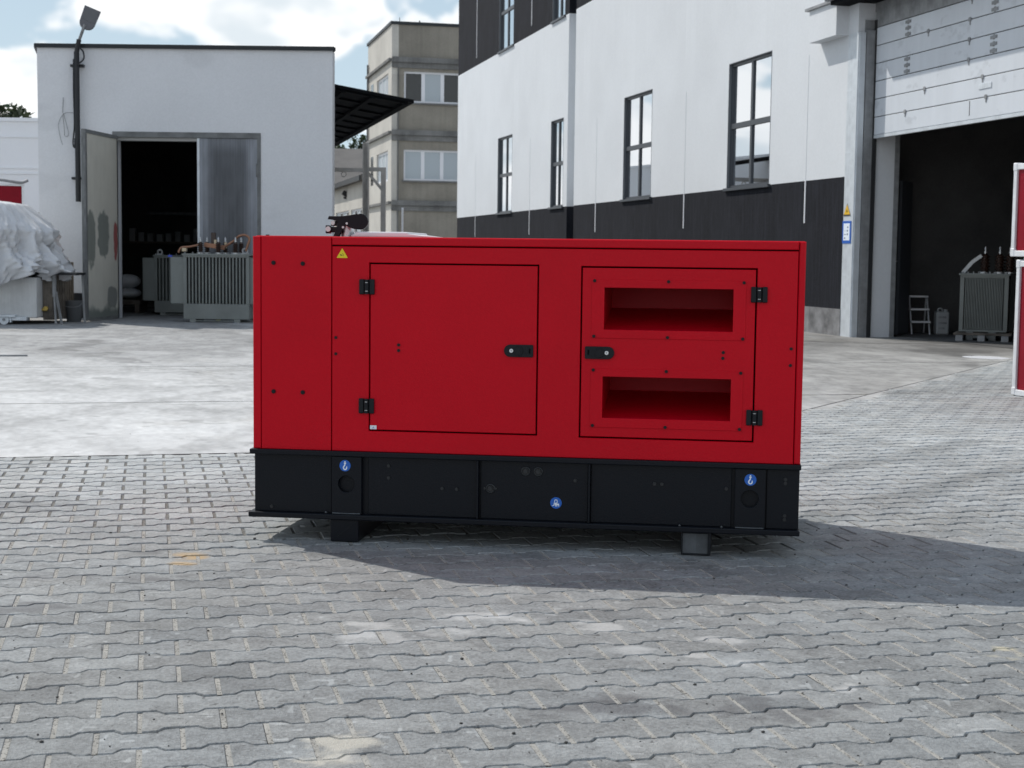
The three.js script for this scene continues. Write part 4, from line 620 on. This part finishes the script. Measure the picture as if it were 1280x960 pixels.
// ---------------------------------------------------------------- trees beyond
function tree(label, x, z, H, rad, seed, y0 = 0.35) {
  const t = thing('tree', label, 'tree', [x, 0, z], 0, undefined), r = rng(seed), trunk = [new THREE.CylinderGeometry(0.06, 0.2, H * 0.6, 9).translate(0, H * 0.3, 0)], cl = [];
  for (let k = 0; k < 22; k++) { const a = r() * 6.283, e = Math.sqrt(r()) * rad * 0.85, y = H * (y0 + (0.97 - y0) * Math.pow(r(), 0.8)), sh = Math.sqrt(Math.max(0.15, 1 - Math.pow((y / H - 0.62) / 0.42, 2))); cl.push([Math.cos(a) * e * sh, y, Math.sin(a) * e * sh, rad * (0.26 + 0.2 * r())]); if (k < 9) trunk.push(bar([0, H * (0.3 + 0.03 * k), 0], [cl[k][0] * 0.9, cl[k][1], cl[k][2] * 0.9], 0.035, 5)); }
  part(t, 'trunk', trunk, M.bark);
  const P = [], N = [], K = [];
  for (const [cx, cy, cz, cr] of cl) { const n = 170, tone = 0.7 + 0.6 * r(); for (let k = 0; k < n; k++) {
    const u = r() * 2 - 1, a = r() * 6.283, q = Math.pow(r(), 0.4) * cr, sx = Math.sqrt(1 - u * u), d = new THREE.Vector3(sx * Math.cos(a), u, sx * Math.sin(a)), c = d.clone().multiplyScalar(q).add(new THREE.Vector3(cx, cy, cz));
    const s = rad * (0.05 + 0.05 * r()), m = new THREE.Matrix4().makeRotationFromEuler(new THREE.Euler(r() * 6.28, r() * 6.28, r() * 6.28)), e1 = new THREE.Vector3(s, 0, 0).applyMatrix4(m), e2 = new THREE.Vector3(0, s * 0.6, 0).applyMatrix4(m), nn = new THREE.Vector3().crossVectors(e1, e2).normalize(), col = [0.035 * tone * (0.8 + 0.5 * r()), 0.06 * tone, 0.018 * tone];
    for (const [i, j] of [[-1, 0], [0, -1], [1, 0], [-1, 0], [1, 0], [0, 1]]) { P.push(c.x + e1.x * i + e2.x * j, c.y + e1.y * i + e2.y * j, c.z + e1.z * i + e2.z * j); N.push(nn.x, nn.y, nn.z); K.push(...col); } } }
  const g = new THREE.BufferGeometry(); g.setAttribute('position', new THREE.Float32BufferAttribute(P, 3)); g.setAttribute('normal', new THREE.Float32BufferAttribute(N, 3)); g.setAttribute('color', new THREE.Float32BufferAttribute(K, 3));
  const o = new THREE.Mesh(g, M.leaves); o.name = 'crown'; o.castShadow = o.receiveShadow = true; t.add(o); return t;
}
tree('dark green tree top rising behind the white hall', -17.9, -52, 5.9, 2.0, 21);
tree('green tree crown beyond the brown roof, nearest the shed wall', -13.6, -116, 9.6, 2.8, 22);
tree('green tree crown beyond the brown roof, beside the gantry post', -11.4, -118, 9.9, 2.4, 23);
tree('broad tree behind the white hall, reflected in the works windows', -26, -62, 6.6, 2.4, 24);

// ---------------------------------------------------------------- the generator set
// local x along its front, y up, z towards the yard; z = 0 is the front of the red housing
const GEN = [-1.031, 0, -5.978], GTURN = -0.13734;
{
  const g = thing('generator_set', 'red boxed generator set with two doors on a black steel base frame', 'generator', GEN, GTURN), W = 2.151, DEP = 0.95, Y0 = 0.366, Y1 = 1.21;
  // housing
  const D1 = [0.471, 1.141, 0.448, 1.111], D2 = [1.304, 1.973, 0.445, 1.108], gap = 0.006;
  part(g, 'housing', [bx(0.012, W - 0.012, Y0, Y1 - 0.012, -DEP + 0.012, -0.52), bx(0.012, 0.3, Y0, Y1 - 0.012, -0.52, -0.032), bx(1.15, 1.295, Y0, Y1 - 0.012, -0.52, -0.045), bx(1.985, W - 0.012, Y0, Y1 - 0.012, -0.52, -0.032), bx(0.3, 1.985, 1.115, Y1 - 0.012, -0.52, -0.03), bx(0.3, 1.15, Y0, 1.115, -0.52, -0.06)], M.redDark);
  part(g, 'corner_post', plate(0, 0.0315, Y0, Y1, -0.03, 0, [], 0.003), M.red); part(g, 'corner_post', plate(2.1265, W, Y0, Y1, -0.03, 0.001, [], 0.004), M.red);
  part(g, 'end_panel', [plate(-DEP, -0.031, Y0, Y1 - 0.001, 0, 0.012).rotateY(-Math.PI / 2).scale(1, 1, 1).translate(0.012, 0, 0)], M.red);
  part(g, 'end_panel', [plate(-DEP, -0.031, Y0, Y1 - 0.001, 0, 0.012).rotateY(-Math.PI / 2).translate(W, 0, 0)], M.red);
  part(g, 'rear_panel', plate(0.013, W - 0.013, Y0, Y1 - 0.001, -DEP, -DEP + 0.012), M.red);
  part(g, 'side_panel', plate(0.0345, 0.3185, Y0, Y1 - 0.001, -0.025, 0.0), M.red);
  part(g, 'front_panel', plate(0.3225, 2.1235, Y0, 1.1735, -0.025, 0.0, [D1, D2], 0.0018), M.red);
  part(g, 'top_rail', plate(0.3225, 2.1235, 1.1785, Y1, -0.026, 0.003, [], 0.003), M.red);
  part(g, 'roof_panel', [rb(0.003, 0.318, Y1 - 0.012, Y1 + 0.003, -DEP + 0.02, -0.032, 0.003), rb(0.3225, W - 0.003, Y1 - 0.012, Y1 + 0.002, -DEP + 0.02, -0.03, 0.003)], M.red);
  part(g, 'roof_rivet', cyl(0.007, 0.005, 10).translate(0.042, Y1 + 0.0045, -0.06), M.blackPlastic);
  // doors
  const d1 = part(g, 'door', plate(D1[0] + gap, D1[1] - gap, D1[2] + gap, D1[3] - gap, -0.024, 0.001, [], 0.002), M.red, 'plain red door with latch at its edge');
  const V = [[1.346, 1.932, 0.833, 1.058, 1.395, 1.8845, 0.866, 1.027], [1.346, 1.928, 0.488, 0.715, 1.3935, 1.8825, 0.525, 0.685]];
  const d2 = part(g, 'door', plate(D2[0] + gap, D2[1] - gap, D2[2] + gap, D2[3] - gap, -0.024, 0.001, V.map((v) => [v[4] - 0.012, v[5] + 0.012, v[6] - 0.012, v[7] + 0.012]), 0.002), M.red, 'red door with two open air inlets');
  for (const [x0, x1, y0, y1, a, b, c, d] of V) {
    part(d2, 'vent_frame', plate(x0, x1, y0, y1, 0.0012, 0.0042, [[a, b, c, d]], 0.0012), M.red);
    const ym = c + (d - c) * 0.44, dz = 0.44, hood = [bx(a - 0.004, b + 0.004, ym - 0.004, d + 0.03, -dz - 0.026, -dz - 0.02)], cheeks = [bx(a - 0.008, a - 0.004, c - 0.01, d + 0.012, -dz - 0.02, -0.024), bx(b + 0.004, b + 0.008, c - 0.01, d + 0.012, -dz - 0.02, -0.024)];   // open above, into the shade-coloured housing core
    const len = Math.hypot(ym - c, dz), sl = new THREE.BoxGeometry(b - a + 0.006, 0.004, len + 0.006).rotateX(Math.atan2(ym - c, dz)).translate((a + b) / 2, (c + ym) / 2 - 0.004, -0.018 - dz / 2); hood.push(sl);
    for (const k of cheeks) part(d2, 'duct_side', k, M.red);
    part(d2, 'vent_duct', hood, M.red);
    for (const sx of [x0 + 0.011, (x0 + x1) / 2, x1 - 0.009]) for (const sy of [y0 + 0.007, y1 - 0.005]) part(d2, 'bolt', [disc(sx, sy, 0.0075, 0.0062, 0.006, 10), disc(sx, sy, 0.011, 0.0045, 0.004, 6)], M.blackPlastic);
  }
  for (const [x, y] of [[0.591, 0.791], [0.591, 0.769]]) part(d1, 'bolt', disc(x, y, 0.0025, 0.0062, 0.005, 12), M.blackPlastic);
  for (const [x, y] of [[1.851, 0.787], [1.85, 0.765]]) part(d2, 'bolt', disc(x, y, 0.0025, 0.0062, 0.005, 12), M.blackPlastic);
  for (const [x, y] of [[0.085, 1.106], [0.204, 1.104], [0.0845, 0.596], [0.204, 0.595]]) part(g, 'panel_screw', [disc(x, y, 0.002, 0.0085, 0.004, 16), disc(x, y, 0.005, 0.0065, 0.004, 16)], M.blackPlastic);
  for (const [x, y] of [[0.338, 0.815], [0.338, 0.751], [2.105, 0.806], [2.104, 0.743]]) part(g, 'plug', disc(x, y, 0.001, 0.006, 0.004, 14), M.blackPlastic);
  // hinges
  for (const [x, y, s] of [[0.464, 1.0165, 1], [0.4635, 0.548, 1], [1.981, 1.0085, -1], [1.974, 0.541, -1]]) {
    const h = part(g, 'hinge', [rb(x - 0.031, x - 0.0105, y - 0.03, y + 0.03, 0.0012, 0.012, 0.004, 2), rb(x + 0.0105, x + 0.031, y - 0.03, y + 0.03, 0.0012, 0.012, 0.004, 2), rb(x - 0.0104, x + 0.0104, y - 0.028, y + 0.028, 0.0012, 0.006, 0.001), cyl(0.0085, 0.030, 14).translate(x, y, 0.011), cyl(0.0085, 0.010, 14).translate(x, y + 0.0235, 0.011), cyl(0.0085, 0.010, 14).translate(x, y - 0.0235, 0.011)], M.blackPlastic);
    part(h, 'hinge_pin', [cyl(0.0065, 0.0028, 12).translate(x, y + 0.0168, 0.0125), cyl(0.0065, 0.0028, 12).translate(x, y - 0.0168, 0.0125)], M.steel);
  }
  // latches: a rounded black plate with lock barrel, paddle and slot
  for (const [x0, x1, y, s] of [[1.011, 1.1215, 0.7775, 1], [1.325, 1.4345, 0.7765, -1]]) {
    const w = x1 - x0, hh = 0.0225, q = new THREE.Shape(); q.moveTo(0.022, -hh); q.lineTo(w - 0.004, -hh); q.quadraticCurveTo(w, -hh, w, -hh + 0.004); q.lineTo(w, hh - 0.004); q.quadraticCurveTo(w, hh, w - 0.004, hh); q.lineTo(0.022, hh); q.absarc(0.022, 0, hh, Math.PI / 2, Math.PI * 1.5, false);
    const put = (k) => (s > 0 ? k.translate(x0, y, 0) : k.rotateZ(Math.PI).translate(x1, y, 0));
    const slot = new THREE.Path(); slot.moveTo(w - 0.016, -0.011); slot.lineTo(w - 0.008, -0.011); slot.lineTo(w - 0.008, 0.010); slot.lineTo(w - 0.016, 0.010); slot.closePath(); q.holes.push(slot);
    const l = part(g, 'latch', [put(new THREE.ExtrudeGeometry(q, { depth: 0.006, bevelEnabled: true, bevelSize: 0.0015, bevelThickness: 0.0015, bevelSegments: 2, curveSegments: 20 }).translate(0, 0, 0.0025)), put(rb(w - 0.026, w - 0.018, -0.014, 0.014, 0.009, 0.0115, 0.0008))], M.blackPlastic);
    part(l, 'paddle', [put(cyl(0.0165, 0.004, 26).rotateX(Math.PI / 2).translate(0.055, 0, 0.0115)), put(new THREE.TorusGeometry(0.0165, 0.0016, 8, 26).translate(0.055, 0, 0.0125)), put(cyl(0.0085, 0.003, 20).rotateX(Math.PI / 2).translate(0.055, 0, 0.0145))], M.blackPlastic);
    part(l, 'lock_barrel', [put(new THREE.TorusGeometry(0.0058, 0.0022, 8, 20).translate(0.027, 0, 0.0112)), put(cyl(0.0052, 0.002, 16).rotateX(Math.PI / 2).translate(0.027, 0, 0.0108))], std({ name: 'bright_lock', color: lin(0.78, 0.78, 0.77), roughness: 0.35, metalness: 0.3 }));
    part(l, 'keyhole', [put(bx(0.0256, 0.0282, -0.0018, 0.0018, 0.0118, 0.0124))], M.deepBlack);
    part(l, 'slot', [put(bx(w - 0.0165, w - 0.0075, -0.0115, 0.0105, 0.0012, 0.0026))], M.deepBlack);
  }
  { // stickers on the housing
    const sh = new THREE.Shape(); const a = 0.0225, r0 = 0.0025; sh.moveTo(-a + r0, -0.017); sh.lineTo(a - r0, -0.017); sh.quadraticCurveTo(a, -0.017, a - r0 * 0.6, -0.017 + r0 * 1.4); sh.lineTo(r0 * 0.6, 0.021 - r0); sh.quadraticCurveTo(0, 0.0215, -r0 * 0.6, 0.021 - r0); sh.lineTo(-a + r0 * 0.6, -0.017 + r0 * 1.4); sh.quadraticCurveTo(-a, -0.017, -a + r0, -0.017);
    const k = new THREE.ExtrudeGeometry(sh, { depth: 0.0008, bevelEnabled: false }), uv = k.attributes.uv, ps = k.attributes.position; for (let i = 0; i < uv.count; i++) uv.setXY(i, (ps.getX(i) + a) / (2 * a), (ps.getY(i) + 0.017) / 0.0385);
    const t = canvasTex(128, 110, (c) => { c.fillStyle = '#ecd21c'; c.fillRect(0, 0, 128, 110); c.fillStyle = '#3a3210'; c.beginPath(); c.moveTo(36, 74); c.lineTo(56, 66); c.lineTo(52, 76); c.lineTo(70, 82); c.lineTo(58, 86); c.lineTo(44, 82); c.fill(); c.globalAlpha = 0.5; c.fillRect(66, 58, 8, 10); c.fillRect(74, 68, 6, 22); c.fillRect(60, 70, 5, 6); });
    const o = new THREE.Mesh(k, std({ name: 'warning_sticker_print', map: t, roughness: 0.35 })); o.name = 'warning_sticker'; o.position.set(0.363, 1.145, 0.0005); o.userData.label = 'yellow triangular warning sticker'; g.add(o);
    decal('small_label', d1, 0.026, 0.015, canvasTex(104, 60, (c) => { c.fillStyle = '#e6e9ee'; c.fillRect(0, 0, 104, 60); c.fillStyle = '#4a62a8'; c.beginPath(); c.moveTo(38, 42); c.lineTo(52, 18); c.lineTo(66, 42); c.lineTo(58, 42); c.lineTo(52, 32); c.lineTo(46, 42); c.fill(); c.globalAlpha = .35; c.fillRect(18, 48, 68, 4); }), 0.4905, 0.4635, 0.0018, 0.4, 'small white label with blue mark');
  }
  // base frame
  const FT = 0.3655, FB = 0.092, fx0 = -0.012, fx1 = W + 0.004;
  part(g, 'base_flange', [rb(fx0, fx1, FT - 0.021, FT, -0.06, 0.014, 0.004, 2), rb(fx0, fx1, FT - 0.021, FT, -DEP - 0.014, -DEP + 0.06, 0.004, 2), rb(fx0, 0.06, FT - 0.021, FT - 0.0005, -DEP + 0.061, -0.061, 0.003), rb(W - 0.06, fx1, FT - 0.021, FT - 0.0005, -DEP + 0.061, -0.061, 0.003)], M.black);
  part(g, 'base_flange', [rb(fx0 - 0.004, fx1, FB, FB + 0.021, -0.07, 0.020, 0.004, 2), rb(fx0 - 0.004, fx1, FB, FB + 0.021, -DEP - 0.02, -DEP + 0.07, 0.004, 2), rb(fx0, 0.06, FB, FB + 0.0205, -DEP + 0.071, -0.071, 0.003), rb(W - 0.06, fx1, FB, FB + 0.0205, -DEP + 0.071, -0.071, 0.003)], M.black);
  part(g, 'base_web', [bx(0, W, FB + 0.021, FT - 0.021, -0.03, -0.022), bx(0, W, FB + 0.021, FT - 0.021, -DEP + 0.022, -DEP + 0.03), bx(0, 0.008, FB + 0.021, FT - 0.021, -DEP + 0.03, -0.03), bx(W - 0.008, W, FB + 0.021, FT - 0.021, -DEP + 0.03, -0.03), bx(0.06, W - 0.06, FB + 0.004, FB + 0.012, -DEP + 0.07, -0.07)], M.black);
  part(g, 'cover_plate', [plate(0.002, 0.318, FB + 0.0215, FT - 0.0215, -0.0215, -0.012)], M.black);
  part(g, 'cover_plate', [plate(0.467, 0.905, FB + 0.0215, FT - 0.0215, -0.0215, -0.014)], M.black);
  part(g, 'cover_plate', [plate(0.920, 1.342, FB + 0.0215, FT - 0.0215, -0.0215, -0.013)], M.black);
  part(g, 'cover_plate', [plate(1.354, 1.895, FB + 0.0215, FT - 0.0215, -0.0215, -0.014)], M.black);
  part(g, 'cover_plate', [plate(2.028, W - 0.002, FB + 0.0215, FT - 0.0215, -0.0215, -0.013)], M.black);
  for (const x of [0.909, 1.348]) part(g, 'stiffener', rb(x - 0.004, x + 0.004, FB + 0.0215, FT - 0.0215, -0.0214, 0.008, 0.0015), M.black);
  for (const [x0, x1, hy] of [[0.322, 0.443, 0.2335], [1.908, 2.023, 0.2275]]) {
    const p = part(g, 'lifting_plate', [plate(x0, x1, FB + 0.0225, FT - 0.0225, -0.012, 0.003, [[(x0 + x1) / 2 - 0.001, hy, 0.0335]], 0.0012)], M.black);
    part(p, 'lifting_hole', [new THREE.CylinderGeometry(0.034, 0.034, 0.06, 28, 1, true).rotateX(Math.PI / 2).translate((x0 + x1) / 2 - 0.001, hy, -0.043), disc((x0 + x1) / 2 - 0.001, hy, -0.075, 0.034, 0.004, 28)], M.black);
    part(p, 'weld_bead', [tube([[x0 + 0.004, FB + 0.024, 0.0045], [(x0 + x1) / 2, FB + 0.0235, 0.005], [x1 - 0.004, FB + 0.024, 0.0045]], 0.003, 12)], M.dullSteel);
  }
  const blue = std({ name: 'sticker_edge', color: lin(0.01, 0.10, 0.42), roughness: 0.4 });
  const round = (x, y, z, t, nm, lb) => { const k = new THREE.CylinderGeometry(0.0225, 0.0225, 0.0009, 36).rotateX(Math.PI / 2), o = new THREE.Mesh(k, std({ name: nm + '_print', map: t, roughness: 0.35 })); const uv = k.attributes.uv, ps = k.attributes.position; for (let i = 0; i < uv.count; i++) uv.setXY(i, 0.5 + ps.getX(i) / 0.046, 0.5 + ps.getY(i) / 0.046); o.name = nm; o.position.set(x, y, z); o.userData.label = lb; g.add(o); };
  const hook = canvasTex(160, 160, (c) => { c.fillStyle = '#1d63bf'; c.fillRect(0, 0, 160, 160); c.fillStyle = '#eef4fb'; c.fillRect(70, 18, 18, 14); c.fillRect(64, 36, 30, 18); c.fillRect(72, 52, 14, 20); c.lineWidth = 17; c.strokeStyle = '#eef4fb'; c.beginPath(); c.moveTo(78, 66); c.quadraticCurveTo(72, 84, 62, 92); c.arc(80, 110, 23, 3.9, 0.0 - 0.5, true); c.stroke(); c.beginPath(); c.moveTo(96, 86); c.lineTo(112, 92); c.lineTo(104, 106); c.fill(); });
  const fork = canvasTex(160, 160, (c) => { c.fillStyle = '#1d63bf'; c.fillRect(0, 0, 160, 160); c.strokeStyle = '#eef4fb'; c.fillStyle = '#eef4fb'; c.lineWidth = 9; c.beginPath(); c.moveTo(66, 36); c.lineTo(52, 112); c.lineTo(28, 122); c.stroke(); c.beginPath(); c.moveTo(66, 36); c.lineTo(94, 40); c.lineTo(100, 78); c.stroke(); c.beginPath(); c.moveTo(60, 90); c.lineTo(84, 66); c.lineTo(92, 86); c.lineTo(124, 90); c.lineTo(122, 108); c.lineTo(64, 112); c.closePath(); c.fill(); for (const [x, r] of [[80, 13], [114, 11]]) { c.beginPath(); c.arc(x, 116, r, 0, 7); c.fill(); } c.fillStyle = '#1d63bf'; for (const x of [80, 114]) { c.beginPath(); c.arc(x, 116, 5, 0, 7); c.fill(); } });
  round(0.377, 0.3075, 0.0036, hook, 'lifting_sticker', 'round blue sticker with white hook, nearer the plain door'); round(1.9655, 0.302, 0.0036, hook, 'lifting_sticker', 'round blue sticker with white hook, below the vented door'); round(1.218, 0.1845, -0.0124, fork, 'forklift_sticker', 'round blue sticker with white forklift');
  for (const [x, y] of [[1.098, 0.306], [1.147, 0.3055], [0.959, 0.233]]) { const p = part(g, 'drain_plug', [new THREE.TorusGeometry(0.0155, 0.0035, 8, 24).translate(x, y, -0.011), disc(x, y, -0.012, 0.0125, 0.004, 20), disc(x, y + 0.0015, -0.006, 0.0085, 0.012, 6)], M.plug); if (x < 1) part(p, 'bolt', [disc(x - 0.023, y, -0.011, 0.005, 0.006, 8), disc(x + 0.021, y + 0.001, -0.011, 0.005, 0.006, 8)], M.plug); }
  for (const [x, y] of [[0.766, 0.227], [0.824, 0.226], [1.292, 0.275], [1.60, 0.272], [1.628, 0.272], [1.875, 0.262], [2.098, 0.305], [2.098, 0.29], [2.098, 0.165], [2.098, 0.15], [0.072, 0.132], [0.55, 0.31], [0.55, 0.262]]) part(g, 'bolt', [disc(x, y, -0.0115, 0.0068, 0.005, 14), disc(x + 0.0005, y + 0.0008, -0.0085, 0.004, 0.004, 6)], M.plug);
  for (const [x, y] of [[1.70, FB + 0.024], [1.86, FB + 0.024], [0.30, FB + 0.026]]) part(g, 'weld_spot', new THREE.SphereGeometry(0.005, 10, 8).translate(x, y, 0.006), M.dullSteel);
  // exhaust outlet with rain flap, and pale cover on the roof
  const ex = part(g, 'exhaust_outlet', [cyl(0.036, 0.09, 20).translate(0.275, 1.245, -0.42)], M.steel);
  const fl = new THREE.Shape(); fl.moveTo(-0.075, 0.022); fl.lineTo(-0.07, 0.032); fl.quadraticCurveTo(0.0, 0.03, 0.045, 0.043); fl.absarc(0.062, 0.012, 0.031, 1.9, -1.7, true); fl.quadraticCurveTo(0.02, -0.018, 0.0, 0.002); fl.lineTo(-0.03, -0.05); fl.lineTo(-0.05, -0.05); fl.lineTo(-0.03, 0.008); fl.quadraticCurveTo(-0.045, 0.022, -0.075, 0.022);
  part(ex, 'rain_flap', new THREE.ExtrudeGeometry(fl, { depth: 0.012, bevelEnabled: true, bevelSize: 0.002, bevelThickness: 0.002, bevelSegments: 1 }).translate(0.285, 1.266, -0.372), M.black);
  part(ex, 'clamp', [rb(0.205, 0.275, 1.232, 1.256, -0.40, -0.372, 0.004), rb(0.198, 0.21, 1.228, 1.262, -0.42, -0.362, 0.003), cyl(0.03, 0.02, 16).translate(0.24, 1.27, -0.41)], M.blackPlastic);
  part(ex, 'clamp_bolt', [disc(0.212, 1.246, -0.357, 0.011, 0.012, 14), disc(0.228, 1.272, -0.372, 0.009, 0.01, 12), disc(0.291, 1.27, -0.357, 0.005, 0.004, 12), disc(0.275, 1.254, -0.357, 0.005, 0.004, 12)], M.steel);
  const rc = rb(0.305, 0.62, Y1 + 0.003, Y1 + 0.027, -0.78, -0.36, 0.008, 2); { const p = rc.attributes.position; for (let i = 0; i < p.count; i++) if (p.getY(i) > Y1 + 0.012) { p.setX(i, p.getX(i) < 0.46 ? p.getX(i) + 0.02 : p.getX(i) - 0.07); } rc.computeVertexNormals(); }
  part(g, 'roof_cover', rc, M.whiteSheet);

  // beams that carry it
  const at = (x, z) => { const v = new THREE.Vector3(x, 0, z).applyAxisAngle(new THREE.Vector3(0, 1, 0), GTURN); return [GEN[0] + v.x, 0, GEN[2] + v.z]; };
  const s1 = thing('support_beam', 'black steel box beam under the plain side of the red generator', 'beam', at(0.374, 0), GTURN, undefined);
  part(s1, 'beam', [rb(-0.057, 0.057, 0.002, 0.0905, -0.93, 0.002, 0.003)], M.black);
  part(s1, 'end_weld', beam([-0.03, 0.02, 0.0025], [0.03, 0.07, 0.0025], 0.0025, 0.003), M.blackPlastic);
  const s2 = thing('support_beam', 'greyish worn steel channel under the vented door side of the red generator', 'beam', at(1.764, 0), GTURN, undefined);
  part(s2, 'channel', [rb(-0.057, -0.052, 0.002, 0.0905, -0.93, 0.003, 0.002), rb(0.046, 0.057, 0.002, 0.0905, -0.93, 0.003, 0.002), rb(-0.052, 0.046, 0.002, 0.007, -0.93, 0.003, 0.002), rb(-0.052, 0.046, 0.0855, 0.0905, -0.93, 0.002, 0.002)], M.blackPlastic);
  part(s2, 'end_plate', [bx(-0.0515, 0.0455, 0.0075, 0.085, -0.016, -0.010).rotateX(-0.06)], M.dullSteel);
}

renderer.render(scene, camera);
